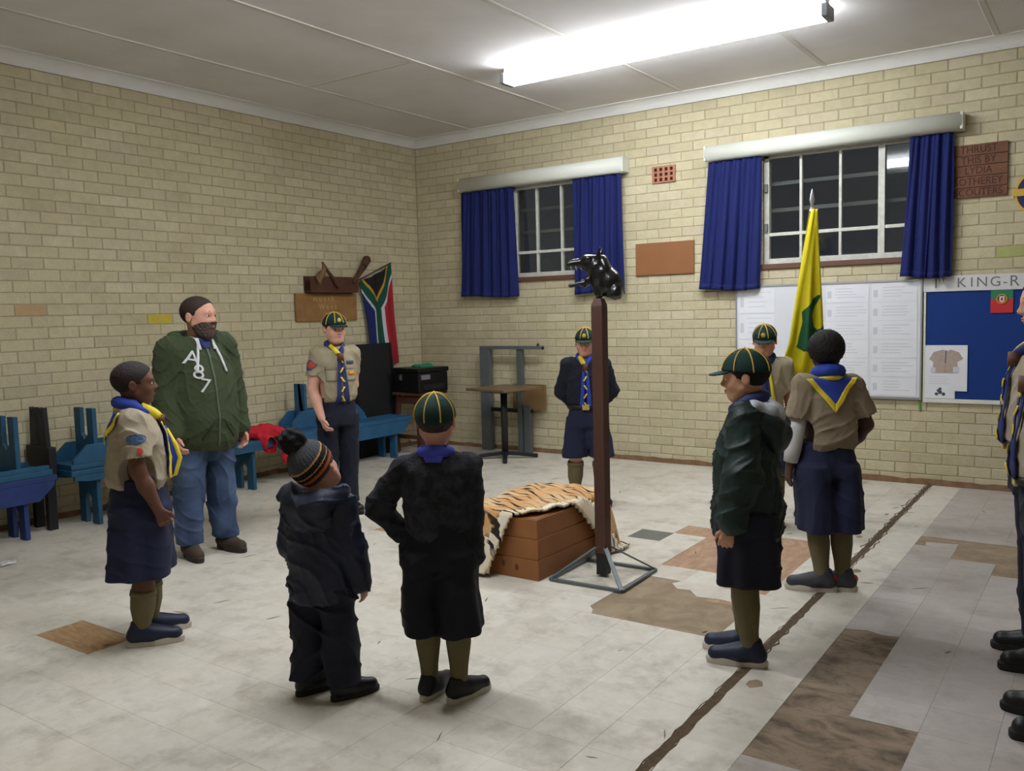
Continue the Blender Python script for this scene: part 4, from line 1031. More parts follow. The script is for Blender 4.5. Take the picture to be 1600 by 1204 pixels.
class Person:
    def __init__(s, label, px, theta, h, hh, skin, head=(0, 0, 0), girth=1.0, arms=None, legs=None, foot_yaw=0.0, stance=.065, v=.005, lean=(0, 0), shw=.098, neck=.0, foot=.175, shz=.80):
        s.h, s.hh, s.v, s.g = h, hh, v, girth
        s.root = tag(empty('person', (px[0], px[1], 0), theta-PI/2), label, 'person')
        s.skin = skin
        s.A = rotm(*head); s.lean = lean
        s.sh = {sd: np.array([sg*shw*h*min(girth, 1.15), -.005*h, shz*h]) for sd, sg in (('R', 1), ('L', -1))}
        s.neckb = np.array([0, -.012*h, (shz+.035)*h])
        s.hc = np.array([0, .012*h+neck*h, h-hh*.5])+np.array([lean[0], lean[1], 0])
        s.hip = {sd: np.array([sg*.055*h, 0, .49*h]) for sd, sg in (('R', 1), ('L', -1))}
        s.arm = {}
        arms = arms or {}
        for sd, sg in (('R', 1), ('L', -1)):
            e, w = arms.get(sd, ((.025, -.012, -.165), (.035, .03, -.31)))
            E = s.sh[sd]+np.array([sg*e[0], e[1], e[2]])*h; W = s.sh[sd]+np.array([sg*w[0], w[1], w[2]])*h
            s.arm[sd] = (s.sh[sd], E, W)
        s.leg = {}; legs = legs or {}
        for sd, sg in (('R', 1), ('L', -1)):
            ox, oy = legs.get(sd, (stance*sg, 0.0))
            ank = np.array([ox*h, oy*h-.012*h, .05*h]); kn = (s.hip[sd]*.45+ank*.55); kn[2] = .272*h; kn[1] += .012*h
            s.leg[sd] = (s.hip[sd], kn, ank)
        s.fy = foot_yaw if isinstance(foot_yaw, dict) else {'R': -.12+foot_yaw, 'L': .12+foot_yaw}
        s.footlen = foot*h
    def hp(s, x, y, z): return s.hc+s.A @ (np.array([x, y, z])*s.hh)
    def hq(s, X, Y, Z):
        x, y, z = X-s.hc[0], Y-s.hc[1], Z-s.hc[2]
        return [(x*s.A[0, j]+y*s.A[1, j]+z*s.A[2, j])/s.hh for j in range(3)]
    def headop(s, f, fn, k=0.0, mode='u', ext=.62): 
        e = ext*s.hh; f.op(lambda X, Y, Z: (fn(s.hq(X, Y, Z))*s.hh).astype(np.float32), s.hc-e, s.hc+e, k, mode)
    def headfield(s, v=None, ext=.66): e = ext*s.hh; return Field(s.hc-e, s.hc+e, v or s.v*.9)
    # ---- the body: one continuous skin
    def body(s, curl=.25, hands=('R', 'L'), hand_dir=None, palm=None):
        h = s.h; P = [p for sd in 'RL' for p in s.arm[sd]]+[p for sd in 'RL' for p in s.leg[sd]]
        lo = np.min(P, 0)-.11*h; hi = np.max(P, 0)+.11*h
        lo[1] = min(lo[1], s.hc[1]-.6*s.hh); hi[1] = max(hi[1], s.hc[1]+.6*s.hh, .14*h); lo[2] = 0.0; hi[2] = s.hc[2]+.56*s.hh
        lo[0] = min(lo[0], s.hc[0]-.45*s.hh); hi[0] = max(hi[0], s.hc[0]+.45*s.hh)
        f = Field(lo, hi, s.v)
        f.stack([(.46*h, .085*h, .06*h), (.52*h, .088*h, .062*h), (.6*h, .078*h, .055*h), (.70*h, .085*h, .06*h), (.77*h, .085*h, .055*h), (.82*h, .045*h, .04*h)], .02)
        f.limb([s.neckb+np.array([0, 0, -.03*h]), s.hp(0, -.12, -.25)], [.21*s.hh+.012*(s.g-1), .185*s.hh+.012*(s.g-1)], .03)
        s.headop(f, head_sdf, .03)
        for sd, sg in (('R', 1), ('L', -1)):
            S, E, W = s.arm[sd]; g = s.g
            f.limb([S, S*.45+E*.55, E, E*.6+W*.4, W], [.036*h, .031*h*g, .0255*h*g, .0265*h*g, .018*h*g], .02)
            Hp, K, An = s.leg[sd]
            f.limb([Hp, Hp*.5+K*.5, K, K*.68+An*.32, An], [.048*h, .042*h, .034*h, .036*h, .023*h], .02)
            a = s.fy[sd]; fd = np.array([-math.sin(a), math.cos(a), 0])
            f.limb([An, An*np.array([1, 1, .55])+fd*.06*s.h], [.021*h, .016*h], .01)
            if sd in hands: s.hand(f, sd, sg, curl, (hand_dir or {}).get(sd), (palm or {}).get(sd))
        s.f = f
        s.bodyobj = f.build('body', s.skin, s.root)
        return s
    def hand(s, f, sd, sg, curl, hd=None, palm=None):
        S, E, W = s.arm[sd]; d = (W-E)/np.linalg.norm(W-E)
        if hd is not None: d = np.array(hd, float)*np.array([sg, 1, 1]); d /= np.linalg.norm(d)
        n = np.array([-sg, .15, 0.]) if palm is None else np.array(palm, float)*np.array([sg, 1, 1])   # palm faces the thigh
        n = n-d*(n@d); n /= np.linalg.norm(n)
        t = np.cross(n, d)*(-sg); t = t if t[1] > -.2 else -t       # thumb side points forward
        if palm is not None and len(palm) > 3: t = -t
        hs = .098*s.h*(1 if s.g < 1.1 else 1.0)
        c0 = W+d*.05*hs; c1 = W+d*.46*hs
        for u, r in ((-.13, .085), (-.04, .09), (.05, .09), (.13, .085)):
            f.cone(W+d*.08*hs+t*u*hs*.6, c1+t*u*hs*1.25, r*hs, .068*hs, .012)
        for u, ln in ((.165, .42), (.055, .48), (-.055, .45), (-.16, .35)):
            a = c1+t*u*hs*1.1; dd = d+t*u*.28; dd /= np.linalg.norm(dd)
            b1 = dd*math.cos(curl)+n*math.sin(curl); p1 = a+b1*ln*.5*hs; b2 = dd*math.cos(curl*2.4)+n*math.sin(curl*2.4); p2 = p1+b2*ln*.5*hs
            f.limb([a, p1, p2], [.060*hs, .054*hs, .042*hs], .0035)
        a = W+d*.16*hs+t*.16*hs; b1 = (d*.75+t*.55+n*.25); b1 /= np.linalg.norm(b1); p1 = a+b1*.25*hs; b2 = (d*.95+t*.15+n*.3); b2 /= np.linalg.norm(b2)
        f.limb([a, p1, p1+b2*.22*hs], [.078*hs, .062*hs, .046*hs], .008)
    # ---- face parts
    def face(s, hair_m, lip_m, brow=True):
        T = Matrix([list(r) for r in s.A]); hh = s.hh
        for sx in (-1, 1):
            e = MB(); c = s.hp(sx*.142, .325, -.012); e.ball(c, (.062*hh, .045*hh, .034*hh), 14, 10, T); eo = e.build('eye', M_eye, s.root, True)
            p = MB(); p.ball(s.hp(sx*.142, .358, -.010), (.027*hh, .016*hh, .028*hh), 10, 8, T); p.build('iris', M_iris, eo, True)
            l = MB(); l.tube([s.hp(sx*x, y, z) for x, y, z in ((.075, .352, .006), (.11, .372, .028), (.15, .370, .032), (.19, .345, .022), (.215, .32, .0))], .011*hh, 6); l.build('eyelid', s.skin, eo, True)
            if brow:
                b_ = MB(); b_.tube([s.hp(sx*x, y, z) for x, y, z in ((.06, .368, .085), (.12, .378, .108), (.18, .355, .105), (.225, .315, .075))], [.010*hh, .017*hh, .015*hh, .006*hh], 6); b_.build('eyebrow', hair_m, s.root, True)
        m = MB(); m.tube([s.hp(x, y, z) for x, y, z in ((-.09, .352, -.262), (-.04, .386, -.250), (0, .39, -.257), (.04, .386, -.250), (.09, .352, -.262))], [.006*hh, .017*hh, .015*hh, .017*hh, .006*hh], 8)
        m.tube([s.hp(x, y, z) for x, y, z in ((-.08, .352, -.272), (0, .386, -.289), (.08, .352, -.272))], [.006*hh, .021*hh, .006*hh], 8)
        m.build('lips', lip_m, s.root, True); return s
    def hair(s, m, t=.035, front=.26, nape=-.24, seed=0, bump=.012, puff=(1, 1, 1), side=-.02, freq=9):
        f = s.headfield()
        def fn(q):
            d = _ell(q, (0, -.055, .13), ((.355+t)*puff[0], (.435+t)*puff[1], (.365+t)*puff[2]))
            x, y, z = q
            line = front+(nape-front)*np.clip((.33-y)/.62, 0, 1)**.8            # hairline falls from the forehead to the nape
            line = np.minimum(line, np.where(y < .12, side-.9*np.clip(.0-y, 0, 1), 9))
            line = np.where((y < .12) & (y > .03), np.minimum(line, side), line)
            d = _smax(d, (line-z)*.75, .03)
            return d+bump*np.sin(x*freq*5+seed)*np.sin(y*freq*5+1)*np.sin(z*freq*5+2)
        s.headop(f, fn); o = f.build('hair', m, s.root); return o
    def cap(s, m_green, m_pipe, front=1, tilt=.16, brim=True, nr=8, turn=0.0, low=.10, m_badge=None):
        c0 = np.array([0, -.045, .125]); R = np.array([.405, .485, .43])
        zc = lambda y: low-.10+tilt*(y+.05)+.10
        f = s.headfield(s.v*.85)
        def fn(q):
            d = _ell(q, c0, R); d = np.maximum(d, -_ell(q, c0, R-.03)); return _smax(d, (low+tilt*q[1]-q[2])*.95, .012)
        s.headop(f, fn); co = f.build('cap', m_green, s.root)
        if brim:
            f = s.headfield(s.v*.7, .8)
            def fb(q):
                d = _ell(q, (0, .36, low+.055), (.33, .36, .26)); zz = q[2]-(low+tilt*.45-.22*(q[1]-.30)-.55*q[0]**2)
                d = np.maximum(d, np.abs(zz)-.018); return np.maximum(d, .30-q[1]-.25*np.abs(q[0]))
            s.headop(f, fb, ext=.8); f.build('brim', m_green, co)
        for i in range(nr):
            a = 2*PI*(i+.5)/nr+turn; pts = []
            for t in np.linspace(.06, 1.75, 16):
                p = c0+R*1.012*np.array([math.sin(t)*math.cos(a), math.sin(t)*math.sin(a), math.cos(t)])
                if p[2] < low+tilt*p[1]-.005: break
                pts.append(tuple(s.hp(*p)))
            if len(pts) > 2: m = MB(); m.tube(pts, .0155*s.hh, 6); m.build('piping', m_pipe, co, True)
        m = MB(); m.ball(s.hp(0, -.045, .125+.44), .03*s.hh, 10, 6); m.build('button', m_pipe, co, True)
        if m_badge:
            m = MB(); m.ball(s.hp(0, .40, .30), (.075*s.hh, .03*s.hh, .085*s.hh), 12, 8, Matrix([list(r) for r in s.A])); m.build('badge', m_badge, co, True)
        return co
    # ---- clothes
    def top(s, name, m, secs, sleeve=.55, sr=(.042, .042, .038), folds=(.004, 26, 1.0), v=None, neckcut=.235, k=.03, collar=True, matfn=None, shp=2.3, hem=None, shoulder=.036, crease=.008):
        """shirt / jacket: lofted torso, sleeves down to a fraction of the arm (1 = wrist)"""
        h = s.h; v = v or s.v*1.4
        pts = [p for sd in 'RL' for p in s.arm[sd]]; sx = max(q[1] for q in secs)*h; 
        lo = np.min(pts, 0)-.08*h; hi = np.max(pts, 0)+.08*h
        lo[0] = min(lo[0], -sx-.03); hi[0] = max(hi[0], sx+.03)
        lo[1] = min(lo[1], min(q[3 if len(q) > 3 else 2]*(1 if len(q) > 3 else 0)-q[2] for q in secs)*h-.03); hi[1] = max(hi[1], max((q[3] if len(q) > 3 else 0)+q[2] for q in secs)*h+.03)
        lo[2] = min(lo[2], min(q[0] for q in secs)*h-.02); hi[2] = .88*h+.02
        f = Field(lo, hi, v)
        f.stack([tuple(x*h for x in q) for q in secs], k, p=shp)
        g = max(1, s.g*.97)
        f.cone(s.sh['L']*np.array([.72, 1, 1.0]), s.sh['R']*np.array([.72, 1, 1.0]), shoulder*h, shoulder*h, .035)
        for sd in 'RL':
            S, E, W = s.arm[sd]
            f.cone(s.neckb*np.array([1, 1, .975]), S, .034*h, sr[0]*h*.85, .03)
            if sleeve <= .55:
                e = S+(E-S)*(sleeve/.5); f.limb([S, e], [sr[0]*h*g, sr[1]*h*g], .02)
            else:
                t = (sleeve-.5)/.5; f.limb([S, E, E+(W-E)*t], [sr[0]*h*g, sr[1]*h*g, sr[2]*h*g], .02)
        if folds: f.folds(*folds); f.creases(crease, 52, folds[2]); f.creases(crease*.5, 95, folds[2]+1)
        if sleeve <= .55:
            for sd in 'RL':                                        # flat sleeve ends
                S, E, W = s.arm[sd]; d = (E-S)/np.linalg.norm(E-S); e = S+(E-S)*(sleeve/.5)
                f.cone(e+d*.012*h, e+d*.10*h, .07*h, .07*h, 0, 's')
        if hem is not None: f.cut((0, 0, -1), -hem*h)
        f.limb([s.neckb+np.array([0, .012*h, -.012*h]), s.hc], [neckcut*s.hh, neckcut*1.12*s.hh], .01, 's')
        o = f.build(name, m, s.root, matfn); s.topf = f; s._bvh = None; s.topo = o
        return o
    def bvh(s):
        if s._bvh is None: s._bvh = s.topf.bvh()
        return s._bvh
    def bottoms(s, name, m, hem, waist=.60, w=(.10, .112, .118), d=(.08, .088, .092), legw=(.062, .070), legd=(.085, .098), crotch=.45, split=.0, folds=(.004, 22, .5), v=None, pleat=.0055, crease=.006):
        h = s.h; v = v or s.v*1.4
        W = max(max(w), legw[1]+.07+abs(s.leg['R'][2][0])/h*.6)*h+.05
        ys = [p[1] for sd in 'RL' for p in s.leg[sd]]
        f = Field((-W, min(ys)-.15*h, hem*h-.02), (W, max(ys)+.15*h, waist*h+.01), v)
        f.stack([(crotch*h, w[2]*h, d[2]*h), ((crotch+waist)/2*h, w[1]*h, d[1]*h), (waist*h, w[0]*h, d[0]*h)], .02)
        for sd, sg in (('R', 1), ('L', -1)):
            Hp, K, An = s.leg[sd]
            def at(z):
                t = np.clip((Hp[2]-z)/(Hp[2]-An[2]), 0, 1); p = Hp+(An-Hp)*t; return p
            zs = np.linspace(crotch+.05, hem-.045, 7); secs = []
            for q, z in enumerate(zs):
                t = q/6; p = at(z*h); secs.append((z*h, (legw[0]+(legw[1]-legw[0])*t)*h, (legd[0]+(legd[1]-legd[0])*t)*h, p[1], p[0]+sg*split*h*t))
            f.stack(secs, .03)
        if folds: f.folds(*folds); f.creases(crease, 46, folds[2]); f.pleats(pleat*h, 7, waist*h, hem*h, folds[2])
        f.cut((0, 0, -1), -hem*h)
        return f.build(name, m, s.root)
    def socks(s, m, top=.235, r=.039, fold=True):
        h = s.h
        for sd in 'RL':
            Hp, K, An = s.leg[sd]; t = (K[2]-top*h)/(K[2]-An[2]); T = K+(An-K)*t; g = s.g
            o = MB(); pts = [T, T*.9+An*.1, T*.55+An*.45, T*.25+An*.75, An, An*np.array([1, 1, .7])]
            o.tube(pts, [r*h*.97, r*h, r*h*.97, .031*h, .027*h, .028*h], 18); so = o.build('sock', m, s.root, True)
            if fold: c = MB(); c.tube([T+(An-T)*.0, T+(An-T)*.12], [(r+.0005)*h, (r+.003)*h], 18); c.build('sock_cuff', m, so, True)
    def shoes(s, m, m_sole, m_lace=None, hi=.40, accent=None, sole_h=.13):
        L = s.footlen
        for sd, sg in (('R', 1), ('L', -1)):
            An = s.leg[sd][2]; a = s.fy[sd]; fd = np.array([-math.sin(a), math.cos(a), 0.]); rd = np.array([fd[1], -fd[0], 0.]); o0 = np.array([An[0], An[1], 0.])
            P = lambda x, y, z: o0+rd*x*L+fd*y*L+np.array([0, 0, z*L])
            c = P(0, .22, .15); f = Field(c-np.array([.62*L, .62*L, .2*L]), c+np.array([.62*L, .62*L, .36*L]), max(.0042, s.v*.85))
            f.cone(P(0, -.13, .19), P(0, .15, .19), .13*L, .15*L, .03); f.cone(P(0, .15, .18), P(.012*sg, .57, .15), .155*L, .135*L, .03)
            f.cone(P(0, -.10, .22), P(0, -.06, hi), .13*L, .135*L, .03); f.cone(P(0, .02, .29), P(0, .32, .20), .11*L, .105*L, .03)
            f.cone(P(0, -.05, hi+.06), P(0, -.05, hi+.3), .10*L, .11*L, .01, 's'); f.cut((0, 0, 1), (hi+.10)*L)
            f.cut((0, 0, -1), -sole_h*.7*L)
            so = f.build('shoe', m, s.root)
            out = []
            for q in range(28):
                t = 2*PI*q/28; y = .225+.50*math.sin(t); w = .155 if y > .2 else .13; x = w*math.copysign(abs(math.cos(t))**.75, math.cos(t)); x += .02*sg*max(0, y-.2)
                out.append((x, y))
            sm = MB(); n = len(out); rings = [(1.0, 0), (1.03, .03), (1.03, sole_h*.8), (.98, sole_h)]
            for sc, z in rings: sm.v += [tuple(P(x*sc, .225+(y-.225)*sc, z)) for x, y in out]
            for r in range(3):
                for q in range(n): sm.f.append((r*n+q, r*n+(q+1) % n, (r+1)*n+(q+1) % n, (r+1)*n+q))
            sm.f += [tuple(range(n-1, -1, -1)), tuple(range(3*n, 4*n))]; sm.m = [0]*len(sm.f)
            sm.build('sole', m_sole, so, False)
            if m_lace:
                lm = MB()
                for q in range(4): lm.tube([P(-.08, .12+.075*q, .355-.035*q), P(0, .13+.075*q, .395-.038*q), P(.08, .12+.075*q, .355-.035*q)], .016*L, 6)
                lm.build('laces', m_lace, so, True)
            if accent:
                am = MB(); am.ball(P(0, -.20, .26), (.10*L, .06*L, .10*L), 12, 8); am.build('heel_tab', accent, so, True)
    def belt(s, m, z, w, d, m_buckle=None, r=.012):
        h = s.h; o = MB(); o.tube([(w*h*math.copysign(abs(math.cos(t))**.9, math.cos(t)), d*h*math.copysign(abs(math.sin(t))**.9, math.sin(t)), z*h) for t in [2*PI*q/32 for q in range(32)]], r*h, 8, True, ref=(0, 0, 1), flat=1.0)
        b = o.build('belt', m, s.root, True)
        if m_buckle: k = MB(); k.box((-.02*h, d*h+.004, z*h-.016*h), (.02*h, d*h+.016, z*h+.016*h)); k.build('buckle', m_buckle, b, bevel=.002)
    # ---- things laid on the torso by ray casting
    def drape(s, name, pts_xz, m, side='front', off=.006, parent=None, n=(10, 14), thick=.004, wave=0.0, yfun=None):
        """quad patch given by 4 corners in (x,z) body coords, dropped onto the top garment"""
        a, b, c, d = [np.array(p, float) for p in pts_xz]; B = s.bvh(); sg = 1 if side == 'front' else -1; V = []
        for i in range(n[0]+1):
            for j in range(n[1]+1):
                u, v = i/n[0], j/n[1]; p = (a*(1-u)+b*u)*(1-v)+(d*(1-u)+c*u)*v
                hit = B.ray_cast(Vector((p[0], sg*1.0, p[1])), Vector((0, -sg, 0)), 2.0)
                y = hit[0].y if hit[0] is not None else None
                V.append([p[0], y, p[1]])
        ys = [v[1] for v in V if v[1] is not None]; dflt = (min(ys) if sg > 0 else max(ys)) if ys else 0
        for q, v in enumerate(V): v[1] = (v[1] if v[1] is not None else dflt)+sg*(off+wave*math.sin(q*.9))
        Fq = [(i*(n[1]+1)+j, (i+1)*(n[1]+1)+j, (i+1)*(n[1]+1)+j+1, i*(n[1]+1)+j+1) for i in range(n[0]) for j in range(n[1])]
        o = obj_np(name, V, Fq, m, parent or s.root); solidify(o, thick, 0.0); return o
    def sidepatch(s, name, ctr, size, m, sd, off=.004, round_=True, parent=None):
        """badge on a sleeve: dropped from the outer side"""
        B = s.bvh(); sg = 1 if sd == 'R' else -1; V = [None]*0; n = 12
        def hit(y, z):
            r = B.ray_cast(Vector((sg*1.0, y, z)), Vector((-sg, 0, 0)), 2.0); return (r[0].x if r[0] is not None else None)
        c = hit(*ctr); c = c if c is not None else s.sh[sd][0]
        rings = [(0, 0)]+[(rr*math.cos(2*PI*q/n), rr*math.sin(2*PI*q/n)) for rr in (.5, 1) for q in range(n)]
        for (a, b) in rings:
            y, z = ctr[0]+a*size[0], ctr[1]+b*size[1]; x = hit(y, z); x = c if x is None else x; V.append((x+sg*off, y, z))
        F3 = [(0, 1+q, 1+(q+1) % n, 1+(q+1) % n) for q in range(n)]
        me = bpy.data.meshes.new(name); me.from_pydata(V, [], [(0, 1+q, 1+(q+1) % n) for q in range(n)]+[(1+q, 1+n+q, 1+n+(q+1) % n, 1+(q+1) % n) for q in range(n)])
        me.materials.append(m); o = link(bpy.data.objects.new(name, me), parent or s.root); solidify(o, .002); return o
    def drape_text(s, name, body, size, x, z, m, side='front', rot=0.0, off=.006, parent=None, mirror=1):
        me = text_mesh(body, size, 0.0); B = s.bvh(); sg = 1 if side == 'front' else -1; c, sn = math.cos(rot), math.sin(rot)
        bm = bmesh.new(); bm.from_mesh(me)
        bmesh.ops.triangulate(bm, faces=bm.faces); bmesh.ops.subdivide_edges(bm, edges=[e for e in bm.edges if e.calc_length() > size*.15], cuts=1)
        for v in bm.verts:
            tx, tz = v.co.x*c-v.co.y*sn, v.co.x*sn+v.co.y*c; px = x-tx*sg; pz = z+tz
            hit = B.ray_cast(Vector((px, sg, pz)), Vector((0, -sg, 0)), 2.0); y = hit[0].y if hit[0] is not None else 0.0
            v.co = (px, y+sg*off, pz)
        bm.to_mesh(me); bm.free(); me.materials.clear(); me.materials.append(m)
        o = link(bpy.data.objects.new(name, me), parent or s.root); solidify(o, .003); return o
    def scarf(s, m_blue, m_yel, back=True, front=True, roll=.028, rx=.27, tail=.24, backlen=.13, backw=.085, twist=False):
        h, hh = s.h, s.hh
        c = s.neckb+np.array([0, .01*h, .018*h]); pts = []; low = []
        for q in range(28):
            t = 2*PI*q/28; x, y = rx*hh*math.cos(t), rx*hh*1.1*math.sin(t); z = -.05*h*(math.sin(t)+.35)*(.55 if math.sin(t) > 0 else .2)
            pts.append(tuple(c+np.array([x, y, z]))); low.append(tuple(c+np.array([x*1.12, y*1.14, z-roll*h*.62])))
        o = MB(); o.tube(pts, roll*h*.62, 10, True); sc = o.build('neckerchief', m_blue, s.root, True)
        o = MB(); o.tube(low, roll*h*.30, 8, True); o.build('yellow_edge', m_yel, sc, True)
        zt = s.neckb[2]-.005*h
        if back:
            W = backw*h; ap = zt-backlen*h
            s.drape('back_flap', [(-W, zt), (W, zt), (.004*h, ap), (-.004*h, ap)], m_blue, 'back', .010, sc, (12, 10))
            e = .018*h
            s.drape('flap_border', [(-W-e*.7, zt), (-W+e*.5, zt), (.0, ap+e*.9), (0, ap-e*.9)], m_yel, 'back', .0125, sc, (4, 14))
            s.drape('flap_border', [(W+e*.7, zt), (W-e*.5, zt), (.0, ap+e*.9), (0, ap-e*.9)], m_yel, 'back', .0125, sc, (4, 14))
        if front:
            z0 = zt-.045*h; z1 = z0-tail*h; w = (.0125 if twist else .03)*h
            for sg in (-1, 1):
                x0 = sg*.008*h; x1 = sg*.022*h
                s.drape('tail', [(x0-w*.6, z0), (x0+w*.6, z0), (x1+w*1.15, z1), (x1-w*1.15, z1+.02*h)], m_blue, 'front', .012+.004*(sg > 0), sc, (4, 14))
                if not twist: s.drape('tail_border', [(x0+sg*w*.62, z0), (x0+sg*w*.2, z0), (x1+sg*w*.6, z1), (x1+sg*w*1.25, z1)], m_yel, 'front', .016+.004*(sg > 0), sc, (2, 14))
            if twist:
                nz = 5
                for q in range(nz):
                    za = z0-(z0-z1)*q/nz; zb = z0-(z0-z1)*(q+.55)/nz; ss = 1 if q % 2 else -1
                    s.drape('tail_border', [(-w*.9*ss, za), (-w*.2*ss, za), (w*1.1*ss, zb), (w*.4*ss, zb)], m_yel, 'front', .021, sc, (3, 4))
            B = s.bvh(); hit = B.ray_cast(Vector((0, 1, z0)), Vector((0, -1, 0)), 2.0); y = hit[0].y if hit[0] is not None else .06*h
            k = MB(); k.tube([(0, y+.014, z0+.022*h), (0, y+.016, z0-.014*h)], .017*h, 10); k.build('woggle', M_woggle, sc, True)
            for sg in (-1, 1):
                k = MB(); a = np.array(pts[7 if sg > 0 else 7]); k.tube([(sg*.75*rx*hh, s.neckb[1]+.8*rx*hh, zt+.012*h), (sg*.3*rx*hh, y*.8+.01, zt-.018*h), (0, y+.014, z0+.015*h)], [roll*h*.6, roll*h*.55, roll*h*.4], 8); k.build('scarf_roll', m_yel if sg > 0 else m_blue, sc, True)
        return sc

def skin_mat(name, c): 
    m = mat(name, c, .55, .18, 14, .05, 80, col2=(c[0]*.8, c[1]*.72, c[2]*.68, 1)); return m
S_dark = skin_mat('skin_deep_brown', rgb(98, 62, 46)); S_dark2 = skin_mat('skin_very_deep_brown', rgb(74, 48, 38)); S_pale = skin_mat('skin_pale', rgb(214, 164, 144)); S_pale2 = skin_mat('skin_pale_pink', rgb(206, 152, 132)); S_olive = skin_mat('skin_light_tan', rgb(200, 150, 120))
M_eye = mat('eye_white', rgb(214, 208, 202), .3); M_iris = mat('iris_dark', rgb(38, 26, 20), .2)
LIP_d = mat('lip_brown', rgb(104, 58, 50), .5); LIP_p = mat('lip_pink', rgb(180, 108, 100), .5)
H_black = mat('black_hair', rgb(22, 18, 17), .8, .3, 60, .5, 140); H_brown = mat('dark_brown_hair', rgb(46, 32, 24), .7, .3, 50, .5, 120); H_dkshort = mat('short_dark_hair', rgb(40, 31, 29), .8, .3, 50, .4, 120); H_beard = mat('greying_beard', rgb(74, 58, 50), .85, .5, 60, .6, 150, col2=rgb(110, 98, 90))
C_khaki = mat('khaki_shirt', rgb(164, 152, 132), .85, .2, 7, .12, 160, col2=rgb(146, 134, 114)); C_khaki2 = mat('olive_khaki_shirt', rgb(140, 126, 106), .85, .2, 7, .12, 160, col2=rgb(128, 112, 90)); C_khaki3 = mat('light_khaki_shirt', rgb(158, 147, 122), .85, .2, 7, .12, 160)
C_navy = mat('navy_cloth', rgb(30, 36, 66), .85, .3, 8, .12, 160, col2=rgb(22, 26, 50)); C_navyd = mat('dark_navy_cloth', rgb(22, 25, 42), .85, .3, 8, .12, 160, col2=rgb(15, 17, 30)); C_blackf = mat('black_fleece', rgb(24, 25, 32), .95, .7, 24, .6, 120, col2=rgb(56, 58, 66)); C_blackc = mat('black_cloth', rgb(17, 19, 30), .9, .3, 8, .1, 150)
C_navyj = mat('navy_anorak', rgb(26, 32, 56), .6, .3, 8, .12, 60, col2=rgb(19, 23, 42)); C_green = mat('olive_green_hoodie', rgb(60, 70, 46), .95, .3, 10, .25, 150, col2=rgb(46, 55, 36)); C_dgreen = mat('dark_green_anorak', rgb(18, 42, 40), .55, .3, 7, .12, 60, col2=rgb(12, 30, 30)); C_lining = mat('silver_grey_lining', rgb(176, 182, 190), .5, .2, 9)
C_jeans = mat('worn_blue_jeans', rgb(46, 64, 98), .85, .8, 4.5, .15, 150, col2=rgb(96, 116, 152)); C_sock = mat('olive_sock', rgb(108, 98, 70), .95, .2, 20, .3, 200); C_sockl = mat('pale_sock', rgb(168, 152, 138), .95)
C_cap = mat('bottle_green_cap', rgb(14, 48, 44), .85, .2, 12, .1, 200); C_pipe = mat('yellow_piping', rgb(206, 170, 66), .8); C_blue = mat('blue_neckerchief', rgb(36, 62, 160), .7, .25, 9); C_blueb = mat('bright_blue_neckerchief', rgb(64, 72, 190), .7, .25, 9); C_yel = mat('yellow_neckerchief_edge', rgb(226, 204, 52), .75); C_navyn = mat('navy_neckerchief', rgb(34, 44, 100), .7, .2, 9)
M_woggle = mat('leather_woggle', rgb(92, 58, 36), .6); L_black = mat('black_shoe', rgb(18, 18, 20), .45, .2, 10); L_navy = mat('navy_shoe', rgb(26, 34, 60), .5, .3, 12); L_brown = mat('brown_suede', rgb(70, 56, 46), .8, .3, 12); R_white = mat('off_white_rubber', rgb(196, 190, 176), .6, .2, 12); R_black = mat('black_rubber', rgb(24, 24, 25), .6); R_brown = mat('brown_rubber', rgb(52, 42, 36), .7); L_lace = mat('pale_lace', rgb(180, 176, 168), .8); L_dlace = mat('dark_lace', rgb(34, 34, 36), .8); L_red = mat('red_heel', rgb(190, 52, 48), .6); L_grey = mat('grey_trainer', rgb(60, 60, 68), .6, .5, 18, col2=rgb(34, 36, 46))
C_beltm = mat('black_belt', rgb(24, 22, 22), .5); C_brass = mat('brass_buckle', rgb(210, 190, 120), .35, metal=.5); B_blue = mat('badge_blue', rgb(64, 84, 116), .8); B_red = mat('badge_red', rgb(190, 70, 56), .8); B_white = mat('badge_white', rgb(206, 204, 196), .8); B_orange = mat('badge_orange', rgb(206, 140, 50), .8); C_white = mat('white_cotton', rgb(206, 206, 208), .85, .15, 9, .1, 120)
D2R = PI/180

SHIRT = [(.555, .094, .078), (.585, .108, .092), (.64, .108, .09), (.70, .108, .085), (.755, .104, .076), (.80, .085, .058), (.832, .045, .042)]
def S(secs, sx=1, sy=1, dz=0): return [(z+dz, w*sx, d*sy)+tuple(r) for z, w, d, *r in secs]
# ---------------- A: boy in profile at the left, khaki shirt, blue and yellow neckerchief
A = Person('boy in khaki shirt and navy shorts in profile at the left, arms at his sides', (2.87, -5.33), 60*D2R, 1.29, .20, S_dark, head=(-.02, .05, 0), stance=.045,
           arms={'R': ((.03, .005, -.165), (.03, .06, -.305)), 'L': ((.02, .0, -.16), (.02, .04, -.30))}, legs={'R': (.05, -.005), 'L': (-.05, .03)}, foot=.19, v=.0045)
A.body(curl=.55); A.face(H_black, LIP_d); A.hair(H_dkshort, .022, .29, -.20, 1, .006, freq=14)
A.bottoms('shorts', C_navy, .245, .60, legw=(.062, .072), legd=(.095, .112), d=(.085, .098, .105), folds=(.006, 20, .7))
sh_ = A.top('shirt', C_khaki, S(SHIRT, 1.02, 1.12), .50, (.045, .052, .054), (.006, 24, 1.0))
A.scarf(C_blue, C_yel, backlen=.10, roll=.036, tail=.20)
yf_ = A.bvh().ray_cast(Vector((0, 1, .98)), Vector((0, -1, 0)), 2.0)[0].y
